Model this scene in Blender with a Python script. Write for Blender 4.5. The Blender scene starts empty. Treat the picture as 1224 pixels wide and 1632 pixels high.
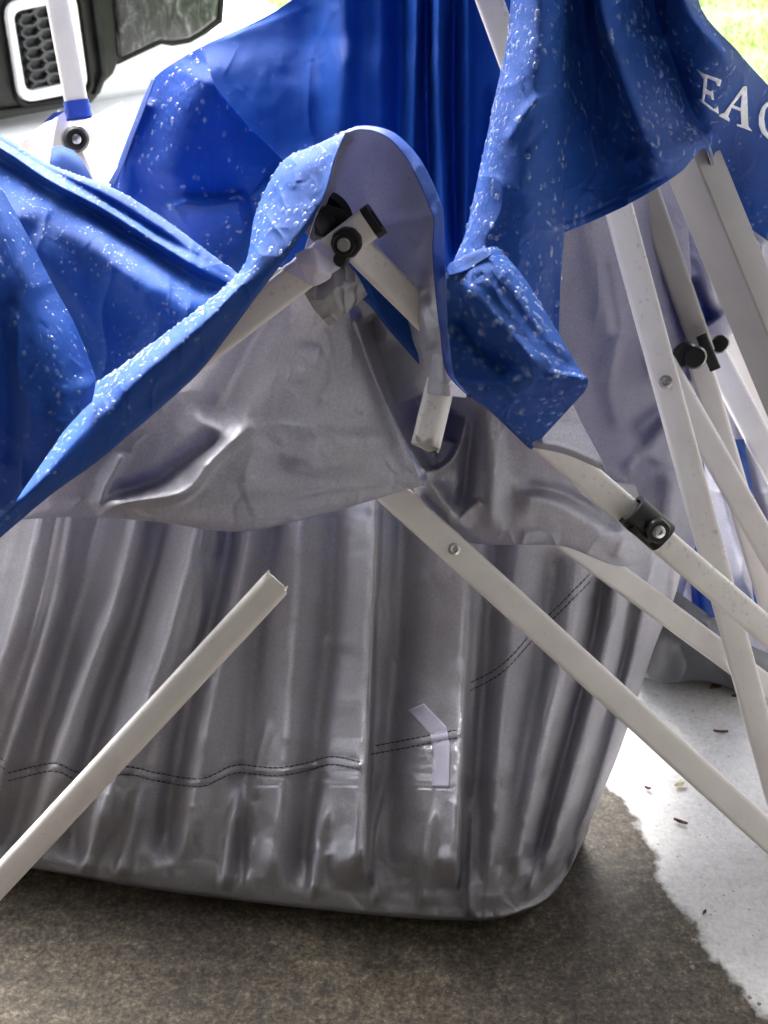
import bpy, math, random
import numpy as np
from mathutils import Vector, Matrix
from mathutils.bvhtree import BVHTree

random.seed(7)
rng = np.random.default_rng(7)
R = math.radians
sc = bpy.context.scene
COL = sc.collection

# ------------------------------------------------------------------ camera
CAM_H, PITCH, F = 1.10, R(30.0), 2100.0        # F is in photograph pixels (1224 wide)
cam_d = bpy.data.cameras.new('camera')
cam = bpy.data.objects.new('camera', cam_d)
COL.objects.link(cam)
cam.location = (0, 0, CAM_H)
cam.rotation_euler = (math.pi / 2 - PITCH, 0, 0)
cam_d.sensor_fit = 'HORIZONTAL'
cam_d.sensor_width = 36.0
cam_d.lens = 36.0 * F / 1224.0
cam_d.clip_start = 0.02
cam_d.clip_end = 2000
cam_d.dof.use_dof = True
cam_d.dof.focus_distance = 1.22
cam_d.dof.aperture_fstop = 15.0
sc.camera = cam
sc.render.resolution_x, sc.render.resolution_y = 768, 1024

# ------------------------------------------------------------------ world, sun, exposure
SUN_EL, SUN_AZ = R(52), R(-12)                # azimuth from +Y, the open side of the garage
w = bpy.data.worlds.new('World'); sc.world = w; w.use_nodes = True
nt = w.node_tree; nt.nodes.clear()
sky = nt.nodes.new('ShaderNodeTexSky'); sky.sky_type = 'NISHITA'; sky.sun_disc = False
sky.sun_elevation = SUN_EL; sky.sun_rotation = SUN_AZ
sky.dust_density = 4.0; sky.air_density = 1.0; sky.ozone_density = 1.0
hs = nt.nodes.new('ShaderNodeHueSaturation'); hs.inputs['Saturation'].default_value = 0.30
bg = nt.nodes.new('ShaderNodeBackground'); bg.inputs[1].default_value = 0.15
wo = nt.nodes.new('ShaderNodeOutputWorld')
nt.links.new(sky.outputs[0], hs.inputs['Color']); nt.links.new(hs.outputs[0], bg.inputs[0]); nt.links.new(bg.outputs[0], wo.inputs[0])
sl = bpy.data.lights.new('sun', 'SUN'); sl.energy = 1.5; sl.angle = R(40); sl.color = (1.0, 0.97, 0.93)
so = bpy.data.objects.new('sun', sl); COL.objects.link(so)
so.rotation_euler = Vector((math.sin(SUN_AZ) * math.cos(SUN_EL), math.cos(SUN_AZ) * math.cos(SUN_EL), math.sin(SUN_EL))).to_track_quat('Z', 'Y').to_euler()
sc.view_settings.view_transform = 'Standard'
sc.view_settings.look = 'None'
sc.view_settings.gamma = 1.0
sc.view_settings.exposure = 2.9
sc.cycles.max_bounces = 10
sc.cycles.sample_clamp_indirect = 6.0

# ------------------------------------------------------------------ places
sp, cp = math.sin(PITCH), math.cos(PITCH)
def P(x, y, Y):
    """world point that the photograph shows at (x, y), at the distance Y in front of the camera"""
    x = np.asarray(x, float); y = np.asarray(y, float); Y = np.asarray(Y, float)
    a = (x - 612.0) / F; b = (816.0 - y) / F
    dy = cp + b * sp; dz = -sp + b * cp
    t = Y / dy
    return np.stack([a * t, Y + 0 * t, CAM_H + dz * t], -1)
def PV(x, y, Y): return Vector(P(x, y, Y).tolist())
def groundY(y):
    b = (816.0 - y) / F
    return CAM_H / -((-sp + b * cp) / (cp + b * sp))
def PG(x, y): return PV(x, y, groundY(y))
def px2m(px, x, y, Y):
    b = (816.0 - y) / F
    return px * (Y / (cp + b * sp)) / F

# ------------------------------------------------------------------ object helpers
def tag(o, label=None, cat=None, group=None, kind=None):
    if label: o['label'] = label
    if cat: o['category'] = cat
    if group: o['group'] = group
    if kind: o['kind'] = kind
    return o
def empty(name, loc, label, cat, group=None):
    o = bpy.data.objects.new(name, None); COL.objects.link(o); o.location = loc
    o.empty_display_size = 0.1
    tag(o, label, cat, group)
    return o
def link(name, me, parent=None, label=None):
    o = bpy.data.objects.new(name, me); COL.objects.link(o)
    if parent is not None:
        o.parent = parent
        # geometry is given in world coordinates: cancel the parents' offset
        off = Vector((0, 0, 0)); p = parent
        while p is not None: off += p.location; p = p.parent
        o.location = -off
    if label: o['label'] = label
    return o
def mesh(name, verts, faces, mats, mi=None, smooth=True, uv=None):
    me = bpy.data.meshes.new(name)
    me.from_pydata([tuple(v) for v in verts], [], [tuple(f) for f in faces])
    for m in (mats if isinstance(mats, (list, tuple)) else [mats]): me.materials.append(m)
    if mi is not None: me.polygons.foreach_set('material_index', np.asarray(mi, np.int32))
    if smooth: me.polygons.foreach_set('use_smooth', np.ones(len(me.polygons), bool))
    if uv is not None:
        l = me.uv_layers.new(name='uv')
        idx = np.empty(len(me.loops), np.int32); me.loops.foreach_get('vertex_index', idx)
        l.data.foreach_set('uv', np.asarray(uv, np.float32)[idx].ravel())
    me.update()
    return me

# ------------------------------------------------------------------ materials
def mat(name):
    m = bpy.data.materials.new(name); m.use_nodes = True
    n = m.node_tree.nodes; l = m.node_tree.links
    b = n.get('Principled BSDF')
    return m, n, l, b
def N(n, kind, **kw):
    o = n.new(kind)
    for k, v in kw.items():
        if hasattr(o, k): setattr(o, k, v)
        else: o.inputs[k].default_value = v
    return o
def ramp(n, stops):
    r = n.new('ShaderNodeValToRGB'); e = r.color_ramp.elements
    while len(e) > 1: e.remove(e[-1])
    e[0].position = stops[0][0]; e[0].color = (*stops[0][1], 1)
    for p, c in stops[1:]:
        q = e.new(p); q.color = (*c, 1)
    return r

def cloth_mat(name, c1, c2, rough, metal=0.0, trans=0.15, tcol=None, bump=0.25, sheen=0.0, spec=0.5, rvar=0.1):
    m, n, l, b = mat(name)
    tc = N(n, 'ShaderNodeTexCoord')
    # weave
    mp = N(n, 'ShaderNodeMapping'); l.new(tc.outputs['UV'], mp.inputs[0])
    w1 = N(n, 'ShaderNodeTexWave', wave_type='BANDS', bands_direction='X'); w1.inputs['Scale'].default_value = 330
    w2 = N(n, 'ShaderNodeTexWave', wave_type='BANDS', bands_direction='Y'); w2.inputs['Scale'].default_value = 330
    l.new(mp.outputs[0], w1.inputs[0]); l.new(mp.outputs[0], w2.inputs[0])
    mx = N(n, 'ShaderNodeMath', operation='ADD'); l.new(w1.outputs['Fac'], mx.inputs[0]); l.new(w2.outputs['Fac'], mx.inputs[1])
    n1 = N(n, 'ShaderNodeTexNoise'); n1.inputs['Scale'].default_value = 38; n1.inputs['Detail'].default_value = 6; n1.inputs['Distortion'].default_value = 0.6
    l.new(tc.outputs['Object'], n1.inputs[0])
    n2 = N(n, 'ShaderNodeTexNoise'); n2.inputs['Scale'].default_value = 9; n2.inputs['Detail'].default_value = 5
    l.new(tc.outputs['Object'], n2.inputs[0])
    n3 = N(n, 'ShaderNodeTexNoise'); n3.inputs['Scale'].default_value = 420; n3.inputs['Detail'].default_value = 2
    l.new(tc.outputs['Object'], n3.inputs[0])
    cr = ramp(n, [(0.3, c1), (0.7, c2)]); l.new(n2.outputs['Fac'], cr.inputs[0])
    mxc = N(n, 'ShaderNodeMix', data_type='RGBA', blend_type='MULTIPLY'); mxc.inputs['Factor'].default_value = 1.0
    g = ramp(n, [(0.3, (0.8, 0.8, 0.8)), (0.7, (1, 1, 1))]); l.new(n3.outputs['Fac'], g.inputs[0])
    l.new(cr.outputs[0], mxc.inputs['A']); l.new(g.outputs[0], mxc.inputs['B'])
    l.new(mxc.outputs['Result'], b.inputs['Base Color'])
    b.inputs['Metallic'].default_value = metal
    rr = N(n, 'ShaderNodeMapRange'); rr.inputs['To Min'].default_value = rough - rvar; rr.inputs['To Max'].default_value = rough + rvar
    l.new(n1.outputs['Fac'], rr.inputs['Value']); l.new(rr.outputs[0], b.inputs['Roughness'])
    b.inputs['Specular IOR Level'].default_value = spec
    b.inputs['Sheen Weight'].default_value = sheen; b.inputs['Sheen Tint'].default_value = (0.35, 0.55, 1.0, 1)
    b1 = N(n, 'ShaderNodeBump'); b1.inputs['Strength'].default_value = bump; b1.inputs['Distance'].default_value = 0.0006
    l.new(mx.outputs[0], b1.inputs['Height'])
    b2 = N(n, 'ShaderNodeBump'); b2.inputs['Strength'].default_value = 0.22; b2.inputs['Distance'].default_value = 0.0025
    l.new(n1.outputs['Fac'], b2.inputs['Height']); l.new(b1.outputs[0], b2.inputs['Normal'])
    l.new(b2.outputs[0], b.inputs['Normal'])
    if trans > 0:
        t = N(n, 'ShaderNodeBsdfTranslucent'); t.inputs[0].default_value = (*(tcol or c2), 1)
        ms = N(n, 'ShaderNodeMixShader'); ms.inputs[0].default_value = trans
        l.new(b.outputs[0], ms.inputs[1]); l.new(t.outputs[0], ms.inputs[2])
        l.new(ms.outputs[0], n['Material Output'].inputs[0])
    return m

M = {}
M['blue'] = cloth_mat('blue_polyester', (0.004, 0.056, 0.29), (0.008, 0.086, 0.41), 0.55, trans=0.12, tcol=(0.004, 0.17, 0.8), sheen=0.06, spec=0.28, bump=0.4, rvar=0.06)
M['blue_thin'] = cloth_mat('blue_polyester_single', (0.004, 0.064, 0.32), (0.008, 0.10, 0.45), 0.55, trans=0.45, tcol=(0.003, 0.27, 1.0), sheen=0.05, spec=0.25, bump=0.4, rvar=0.06)
M['blue_mid'] = cloth_mat('blue_polyester_rear', (0.004, 0.060, 0.31), (0.008, 0.095, 0.44), 0.55, trans=0.28, tcol=(0.003, 0.24, 0.95), sheen=0.04, spec=0.2, bump=0.4, rvar=0.05)
M['silver'] = cloth_mat('silver_coating', (0.47, 0.46, 0.51), (0.59, 0.58, 0.635), 0.40, metal=0.6, trans=0.06, tcol=(0.08, 0.16, 0.8), bump=0.35, rvar=0.07)
M['silver_hood'] = cloth_mat('silver_coating_single', (0.55, 0.555, 0.61), (0.66, 0.665, 0.72), 0.36, metal=0.5, trans=0.15, tcol=(0.5, 0.52, 0.78), bump=0.25, rvar=0.07)
M['silver_shade'] = cloth_mat('silver_coating_shaded', (0.30, 0.29, 0.35), (0.40, 0.385, 0.43), 0.5, metal=0.35, trans=0.14, tcol=(0.04, 0.10, 0.6), bump=0.2, rvar=0.05)  # darker copy of the silver lining, shade put into its colour
M['silver_opaque'] = cloth_mat('silver_coating_opaque', (0.50, 0.488, 0.535), (0.63, 0.615, 0.665), 0.34, metal=0.7, trans=0.0, bump=0.45, rvar=0.08)
M['shade_lining'] = cloth_mat('lining_painted_shade', (0.07, 0.07, 0.08), (0.12, 0.12, 0.13), 0.5, metal=0.3, trans=0.0, bump=0.2, rvar=0.05)  # lining colour darkened: the shade behind the sack is painted in
M['hem'] = cloth_mat('blue_hem', (0.014, 0.06, 0.32), (0.02, 0.09, 0.45), 0.55, trans=0.1, tcol=(0.02, 0.15, 0.8))

def paint_mat(name, col, rough, var=0.06, grime=0.25, metal=0.0):
    m, n, l, b = mat(name)
    tc = N(n, 'ShaderNodeTexCoord')
    a = N(n, 'ShaderNodeTexNoise'); a.inputs['Scale'].default_value = 22; a.inputs['Detail'].default_value = 8; l.new(tc.outputs['Object'], a.inputs[0])
    c = tuple(x * (1 - grime) for x in col)
    r = ramp(n, [(0.32, c), (0.55, col)]); l.new(a.outputs['Fac'], r.inputs[0]); l.new(r.outputs[0], b.inputs['Base Color'])
    a2 = N(n, 'ShaderNodeTexNoise'); a2.inputs['Scale'].default_value = 260; a2.inputs['Detail'].default_value = 3; l.new(tc.outputs['Object'], a2.inputs[0])
    rr = N(n, 'ShaderNodeMapRange'); rr.inputs['To Min'].default_value = rough - var; rr.inputs['To Max'].default_value = rough + var
    l.new(a.outputs['Fac'], rr.inputs['Value']); l.new(rr.outputs[0], b.inputs['Roughness'])
    bp = N(n, 'ShaderNodeBump'); bp.inputs['Strength'].default_value = 0.12; bp.inputs['Distance'].default_value = 0.001
    l.new(a2.outputs['Fac'], bp.inputs['Height']); l.new(bp.outputs[0], b.inputs['Normal'])
    b.inputs['Metallic'].default_value = metal
    return m
M['white'] = paint_mat('white_powder_coat', (0.84, 0.795, 0.76), 0.30, grime=0.08)
M['grey'] = paint_mat('white_coat_shaded', (0.32, 0.295, 0.28), 0.38, grime=0.1)  # white bars painted darker, their shade put into the colour
M['black'] = paint_mat('black_plastic', (0.006, 0.006, 0.0065), 0.42, grime=0.4)
M['steel'] = paint_mat('zinc_bolt', (0.62, 0.61, 0.6), 0.28, metal=1.0)
M['tape'] = paint_mat('white_tape', (0.66, 0.62, 0.78), 0.45, grime=0.05)
M['duct'] = paint_mat('silver_tape', (0.40, 0.40, 0.43), 0.45, metal=0.1, grime=0.3)
M['print'] = paint_mat('white_print', (0.80, 0.82, 0.88), 0.5, grime=0.12)
M['thread'] = paint_mat('dark_thread', (0.07, 0.07, 0.09), 0.8)
M['pale_thread'] = paint_mat('pale_thread', (0.5, 0.5, 0.52), 0.7)
M['car_white'] = paint_mat('truck_white_paint', (0.80, 0.80, 0.80), 0.22, grime=0.03)
M['car_black'] = paint_mat('truck_black_trim', (0.009, 0.009, 0.0085), 0.38, grime=0.5, var=0.12)
M['car_black'].node_tree.nodes['Principled BSDF'].inputs['Specular IOR Level'].default_value = 0.22
M['chrome'] = paint_mat('chrome', (0.85, 0.85, 0.86), 0.12, metal=1.0, grime=0.02)
M['tyre'] = paint_mat('tyre_rubber', (0.02, 0.02, 0.02), 0.8)
M['mesh_grey'] = paint_mat('grille_mesh', (0.045, 0.045, 0.05), 0.4)
M['wall'] = paint_mat('garage_paint', (0.44, 0.44, 0.44), 0.8)
M['blue_tape'] = paint_mat('blue_tape', (0.02, 0.07, 0.5), 0.5)

def water_mat(nm='water_drop', dc=(0.38, 0.6, 0.97, 1)):
    m, n, l, b = mat(nm)
    tr = N(n, 'ShaderNodeBsdfTransparent'); tr.inputs[0].default_value = (0.98, 0.99, 1, 1)
    gl = N(n, 'ShaderNodeBsdfGlossy'); gl.inputs['Roughness'].default_value = 0.04
    df = N(n, 'ShaderNodeBsdfDiffuse'); df.inputs[0].default_value = dc
    fr = N(n, 'ShaderNodeFresnel'); fr.inputs[0].default_value = 1.6
    ge = N(n, 'ShaderNodeNewGeometry'); inv = N(n, 'ShaderNodeMath', operation='SUBTRACT'); inv.inputs[0].default_value = 1.0; l.new(ge.outputs['Backfacing'], inv.inputs[1])
    fm = N(n, 'ShaderNodeMath', operation='MULTIPLY'); l.new(fr.outputs[0], fm.inputs[0]); l.new(inv.outputs[0], fm.inputs[1])
    m1 = N(n, 'ShaderNodeMixShader'); l.new(fm.outputs[0], m1.inputs[0]); l.new(tr.outputs[0], m1.inputs[1]); l.new(gl.outputs[0], m1.inputs[2])
    m2 = N(n, 'ShaderNodeMixShader'); m2.inputs[0].default_value = 0.08; l.new(m1.outputs[0], m2.inputs[1]); l.new(df.outputs[0], m2.inputs[2])
    l.new(m2.outputs[0], n['Material Output'].inputs[0])
    return m
M['water'] = water_mat(); M['water_clear'] = water_mat('water_drop_on_paint', (0.95, 0.95, 0.95, 1))
def glass_mat():
    m, n, l, b = mat('headlamp_lens')
    tc = N(n, 'ShaderNodeTexCoord')
    a = N(n, 'ShaderNodeTexNoise'); a.inputs['Scale'].default_value = 26; a.inputs['Detail'].default_value = 9; a.inputs['Roughness'].default_value = 0.75; a.inputs['Distortion'].default_value = 0.8
    mp = N(n, 'ShaderNodeMapping'); mp.inputs['Scale'].default_value = (1.4, 1.4, 0.7)
    l.new(tc.outputs['Object'], mp.inputs[0]); l.new(mp.outputs[0], a.inputs[0])
    r = ramp(n, [(0.35, (0.006, 0.006, 0.006)), (0.5, (0.03, 0.031, 0.029)), (0.6, (0.09, 0.092, 0.09)), (0.72, (0.35, 0.35, 0.35))])
    l.new(a.outputs['Fac'], r.inputs[0]); l.new(r.outputs[0], b.inputs['Base Color'])
    b.inputs['Roughness'].default_value = 0.25; b.inputs['Specular IOR Level'].default_value = 0.3
    bp = N(n, 'ShaderNodeBump'); bp.inputs['Strength'].default_value = 0.25; bp.inputs['Distance'].default_value = 0.004
    l.new(a.outputs['Fac'], bp.inputs['Height']); l.new(bp.outputs[0], b.inputs['Normal'])
    return m
M['lens'] = glass_mat()

# ------------------------------------------------------------------ noise and sheets
def vnoise(x, y, seed):
    def h(i, j):
        s = np.sin(i * 127.1 + j * 311.7 + seed * 74.7) * 43758.5453
        return s - np.floor(s)
    xi = np.floor(x); yi = np.floor(y); fx = x - xi; fy = y - yi
    fx = fx * fx * (3 - 2 * fx); fy = fy * fy * (3 - 2 * fy)
    a = h(xi, yi); b = h(xi + 1, yi); c = h(xi, yi + 1); d = h(xi + 1, yi + 1)
    return (a + (b - a) * fx + (c - a) * fy + (a - b - c + d) * fx * fy) * 2 - 1
def cat(pts, n, lin=False):
    """n samples along control points (Catmull-Rom by index, or linear)"""
    pts = np.asarray(pts, float); k = len(pts)
    t = np.linspace(0, k - 1, n); i = np.minimum(t.astype(int), k - 2); f = (t - i)
    sh = (n,) + (1,) * (pts.ndim - 1); f = f.reshape(sh)
    if lin or k == 2: return pts[i] * (1 - f) + pts[i + 1] * f
    ext = np.concatenate([[2 * pts[0] - pts[1]], pts, [2 * pts[-1] - pts[-2]]])
    p0, p1, p2, p3 = ext[i], ext[i + 1], ext[i + 2], ext[i + 3]
    return 0.5 * ((2 * p1) + (-p0 + p2) * f + (2 * p0 - 5 * p1 + 4 * p2 - p3) * f ** 2 + (-p0 + 3 * p1 - 3 * p2 + p3) * f ** 3)
def arcs(pts, n, lin=False):
    """n samples spread evenly along the length of the curve"""
    d = cat(pts, 40 * len(pts), lin)
    s = np.concatenate([[0], np.cumsum(np.linalg.norm(np.diff(d[:, :2], axis=0), axis=1))])
    t = np.linspace(0, s[-1], n)
    return np.stack([np.interp(t, s, d[:, k]) for k in range(d.shape[1])], -1)
def crease(x, y, line, amp, wl, wr=None, shape='g', taper=(0.15, 0.15)):
    """a fold along a photographed line: wl / wr = how far it spreads to the left / right of the line's direction"""
    wr = wr or wl
    L = arcs(line, max(12, 5 * len(line)))[:, :2]
    seg = np.diff(L, axis=0); ln = np.linalg.norm(seg, axis=1); cum = np.concatenate([[0], np.cumsum(ln)])
    best = np.full(x.shape, 1e9); sd = np.zeros(x.shape); tt = np.zeros(x.shape)
    for k in range(len(seg)):
        dx, dy = seg[k] / ln[k]
        px, py = x - L[k, 0], y - L[k, 1]
        u = px * dx + py * dy; uc = np.clip(u, 0, ln[k])
        ox, oy = px - uc * dx, py - uc * dy
        d = np.hypot(ox, oy); side = np.sign(dx * py - dy * px)   # >0: right of travel in image space
        b = d < best
        best = np.where(b, d, best); sd = np.where(b, side, sd); tt = np.where(b, (cum[k] + uc) / cum[-1], tt)
    wdt = np.where(sd > 0, wr, wl); q = best / wdt
    pr = np.exp(-q * q) if shape == 'g' else (np.exp(-q * 1.3) if shape == 'e' else np.clip(1 - q, 0, 1) ** 1.3)
    a, b = taper
    env = np.ones_like(tt)
    if a > 0: env = env * np.clip(tt / a, 0, 1)
    if b > 0: env = env * np.clip((1 - tt) / b, 0, 1)
    env = env * env * (3 - 2 * env)
    return amp * pr * env
def sheet(name, rows, parent, nu=120, nv=120, front='blue', back='silver', folds=(), wrinkle=0.0015, seed=1,
          label=None, crumple=0, lin=False, rowlin=False, thick=0.0007, aligned=False, wscale=90, edge=0.0, kf=None):
    rr = [cat(r, nu, lin) if aligned else arcs(r, nu, lin) for r in rows]
    g = cat(np.array(rr), nv, rowlin)                    # nv x nu x 3
    x, y, Y = g[..., 0], g[..., 1], g[..., 2].copy()
    for f in folds: Y -= crease(x, y, *f[:3], *f[3:])
    if wrinkle:
        a = vnoise(x / wscale, y / (wscale * 1.3), seed) + 0.5 * vnoise(x / wscale * 2.1, y / wscale * 1.7, seed + 3)
        r1 = 1 - np.abs(vnoise(x / wscale * 1.3 + 0.4 * a, y / wscale * 0.8, seed + 9))
        Y -= wrinkle * (a + 1.6 * (r1 ** 4))
        Y -= wrinkle * 0.25 * vnoise(x / 14, y / 17, seed + 5)
    if crumple:
        rc_ = random.Random(seed * 13 + 1)
        xs, ys = x.ravel(), y.ravel()
        for _ in range(crumple):
            k = rc_.randrange(len(xs)); x0, y0 = xs[k], ys[k]
            if not (-20 < x0 < 1250 and -20 < y0 < 1500): continue
            an = rc_.gauss(1.6, 0.75); ln = rc_.uniform(18, 85); bd = rc_.uniform(-0.5, 0.5)
            pl = [(x0, y0), (x0 + ln * 0.5 * math.cos(an), y0 + ln * 0.5 * math.sin(an)), (x0 + ln * math.cos(an + bd), y0 + ln * math.sin(an + bd))]
            am = rc_.uniform(0.0005, 0.0016) * rc_.choice((1, 1, -1)); wd_ = rc_.uniform(3.0, 6.0)
            bx = (np.abs(x - x0) < 130) & (np.abs(y - y0) < 130)
            if bx.any(): Y[bx] -= crease(x[bx], y[bx], pl, am, wd_, wd_ * rc_.uniform(1.0, 3.0), 'e', (0.3, 0.3))
    if edge:
        # a fraying, slightly wavy free edge
        ex = np.zeros_like(x)
    p = P(x, y, Y)
    du = np.gradient(p, axis=1); dv = np.gradient(p, axis=0)
    nrm = np.cross(du, dv); nrm /= (np.linalg.norm(nrm, axis=-1, keepdims=True) + 1e-12)
    view = np.array([0, 0, CAM_H]) - p
    flip = (nrm * view).sum() < 0
    if flip: nrm = -nrm
    q = p - nrm * thick
    V = np.concatenate([p.reshape(-1, 3), q.reshape(-1, 3)])
    n0 = nu * nv
    idx = np.arange(n0).reshape(nv, nu)
    a, b, c, d = idx[:-1, :-1].ravel(), idx[:-1, 1:].ravel(), idx[1:, 1:].ravel(), idx[1:, :-1].ravel()
    fa = np.stack([a, b, c, d], -1)
    if flip: fa = fa[:, ::-1]
    fb = fa[:, ::-1] + n0
    border = np.concatenate([idx[0, :], idx[1:, -1], idx[-1, -2::-1], idx[-2:0:-1, 0]])
    nb = np.roll(border, -1)
    fr = np.stack([nb, border, border + n0, nb + n0], -1)
    if flip: fr = fr[:, ::-1]
    Fc = np.concatenate([fa, fb, fr])
    mi = np.concatenate([np.zeros(len(fa)), np.ones(len(fb)), np.zeros(len(fr))])
    # cloth coordinates: metres along both directions
    lu = np.concatenate([np.zeros((nv, 1)), np.cumsum(np.linalg.norm(np.diff(p, axis=1), axis=-1), 1)], 1)
    lv = np.concatenate([np.zeros((1, nu)), np.cumsum(np.linalg.norm(np.diff(p, axis=0), axis=-1), 0)], 0)
    uv = np.stack([lu.ravel(), lv.ravel()], -1); uv = np.concatenate([uv, uv])
    me = mesh(name, V, Fc, [M[front], M[back]], mi, True, uv)
    o = link(name, me, parent, label)
    o_data = dict(o=o, p=p, n=nrm, idx=idx, xy=g)
    return o_data

# ------------------------------------------------------------------ raindrops
def drop_proto(nr=3, ns=8):
    v = [(0, 0, 1)]
    for i in range(1, nr + 1):
        a = (math.pi / 2) * i / nr * 1.12
        for k in range(ns):
            t = 2 * math.pi * k / ns
            v.append((math.sin(a) * math.cos(t), math.sin(a) * math.sin(t), math.cos(a)))
    f = [(0, 1 + k, 1 + (k + 1) % ns) for k in range(ns)]
    for i in range(nr - 1):
        for k in range(ns):
            a0 = 1 + i * ns + k; b0 = 1 + i * ns + (k + 1) % ns
            f.append((a0, a0 + ns, b0 + ns, b0))
    f.append(tuple(1 + (nr - 1) * ns + k for k in range(ns - 1, -1, -1)))
    return np.array(v), f
DV, DF = drop_proto()
def drops_on(name, pts, nrms, sizes, parent, mat_='water'):
    k = len(pts)
    if k == 0: return
    down = np.array([0, 0, -1.0])
    V = np.empty((k, len(DV), 3)); 
    for i in range(k):
        n = nrms[i] / (np.linalg.norm(nrms[i]) + 1e-9)
        t = down - n * (down @ n)
        if np.linalg.norm(t) < 0.1: t = np.array([1.0, 0, 0]) - n * n[0]
        t /= np.linalg.norm(t); s = np.cross(n, t)
        steep = 1 - abs(n[2])
        el = 1 + rng.uniform(0, 0.35) * steep
        z = rng.uniform(0.45, 0.75)
        r = sizes[i]
        lz = DV[:, 2] * r * z; lt = DV[:, 0] * r * el; ls = DV[:, 1] * r * rng.uniform(0.85, 1.1)
        lt = lt + (DV[:, 2] * r * 0.2 * steep)
        V[i] = pts[i] + np.outer(lz, n) + np.outer(lt, t) + np.outer(ls, s)
    nvx = len(DV)
    faces = []
    for i in range(k):
        o_ = i * nvx
        faces.extend([tuple(a + o_ for a in f) for f in DF])
    me = mesh(name, V.reshape(-1, 3), faces, M[mat_])
    o = link(name, me, parent); o['kind'] = 'stuff'
    return o
def rain(sh, count0, rmin=0.0005, rmax=0.0026, power=3.0, upbias=1.0, vis=True, region=None):
    p, n = sh['p'], sh['n']; count = int(count0 * 1.5)
    nv, nu = p.shape[:2]
    a = np.linalg.norm(np.cross(p[1:, :-1] - p[:-1, :-1], p[:-1, 1:] - p[:-1, :-1]), axis=-1)
    wgt = a * (0.7 + np.clip(n[:-1, :-1, 2], 0, 1) * upbias)
    x, y = sh['xy'][:-1, :-1, 0], sh['xy'][:-1, :-1, 1]
    # clumped cover
    wgt = wgt * (0.7 + np.clip(vnoise(x / 60, y / 60, 3) + 0.6, 0, 1.6))
    wgt = wgt * ((x > -60) & (x < 1290) & (y > -60) & (y < 1690))
    if region is not None: wgt = wgt * region(x, y)
    wgt = wgt.ravel() / wgt.sum()
    c = rng.choice(len(wgt), count, p=wgt)
    i, j = np.divmod(c, nu - 1)
    fu, fv = rng.random(count)[:, None], rng.random(count)[:, None]
    q = p[i, j] * (1 - fu) * (1 - fv) + p[i, j + 1] * fu * (1 - fv) + p[i + 1, j] * (1 - fu) * fv + p[i + 1, j + 1] * fu * fv
    nn = n[i, j]
    r = rmin * 0.95 + (rmax * 1.05 - rmin) * rng.random(count) ** (power * 1.1)
    drops_on('raindrops', q, nn, r, sh['o'])

# ------------------------------------------------------------------ tubes
def tube(name, a, b, px, parent, flat=0.62, roll=0.0, wall=0.0016, jag0=0, jag1=0, m='white', label=None, round_=0.28, bend=None, nl=24, width=None):
    """a, b = (x, y, Y); px = width in photograph pixels at a; a hollow rolled-edge profile"""
    A, B = PV(*a), PV(*b)
    wd = width or px2m(px, *a); ht = wd * flat
    ax = (B - A); Ln = ax.length; ax.normalize()
    mid = (A + B) / 2
    vw = (Vector((0, 0, CAM_H)) - mid); nr = (vw - ax * vw.dot(ax)).normalized()
    if roll: nr = Matrix.Rotation(R(roll), 3, ax) @ nr
    sd = ax.cross(nr).normalized()
    def prof(wd, ht, rr):
        out = []
        for cx, cy, a0 in ((wd / 2 - rr, ht / 2 - rr, 0), (-wd / 2 + rr, ht / 2 - rr, 90), (-wd / 2 + rr, -ht / 2 + rr, 180), (wd / 2 - rr, -ht / 2 + rr, 270)):
            for k in range(5):
                t = R(a0 + 90 * k / 4); out.append((cx + rr * math.cos(t), cy + rr * math.sin(t)))
        return out
    rr = min(wd, ht) * round_
    po = prof(wd, ht, rr); pi_ = prof(wd - 2 * wall, ht - 2 * wall, max(rr - wall, 0.0005))
    n = len(po); V = []; 
    rj = random.Random(sum(map(ord, name)) + int(a[0]))
    j0 = [rj.uniform(0, 1) * jag0 for _ in range(n)]; j1 = [rj.uniform(0, 1) * jag1 for _ in range(n)]
    for pr in (po, pi_):
        for s in range(nl + 1):
            t = s / nl
            for k, (u, v) in enumerate(pr):
                d = Ln * t
                if s == 0: d += j0[k]
                if s == nl: d -= j1[k]
                c = A + ax * d
                if bend: c = c + nr * (bend * 4 * t * (1 - t))
                V.append(c + sd * u + nr * v)
    Fc = []; off = (nl + 1) * n
    for s in range(nl):
        for k in range(n):
            q = (s * n + k, s * n + (k + 1) % n, (s + 1) * n + (k + 1) % n, (s + 1) * n + k)
            Fc.append(q); Fc.append(tuple(off + i for i in reversed(q)))
    for k in range(n):
        k2 = (k + 1) % n
        Fc.append((k, off + k, off + k2, k2))
        Fc.append((nl * n + k, nl * n + k2, off + nl * n + k2, off + nl * n + k))
    me = mesh(name, V, Fc, M[m]); me.update()
    import bmesh
    bm = bmesh.new(); bm.from_mesh(me); bmesh.ops.recalc_face_normals(bm, faces=bm.faces); bm.to_mesh(me); bm.free()
    for e in me.edges: pass
    me.set_sharp_from_angle(angle=R(50))
    o = link(name, me, parent, label)
    return dict(o=o, A=A, B=B, ax=ax, nr=nr, sd=sd, w=wd, h=ht, L=Ln, rr=rr)
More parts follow.
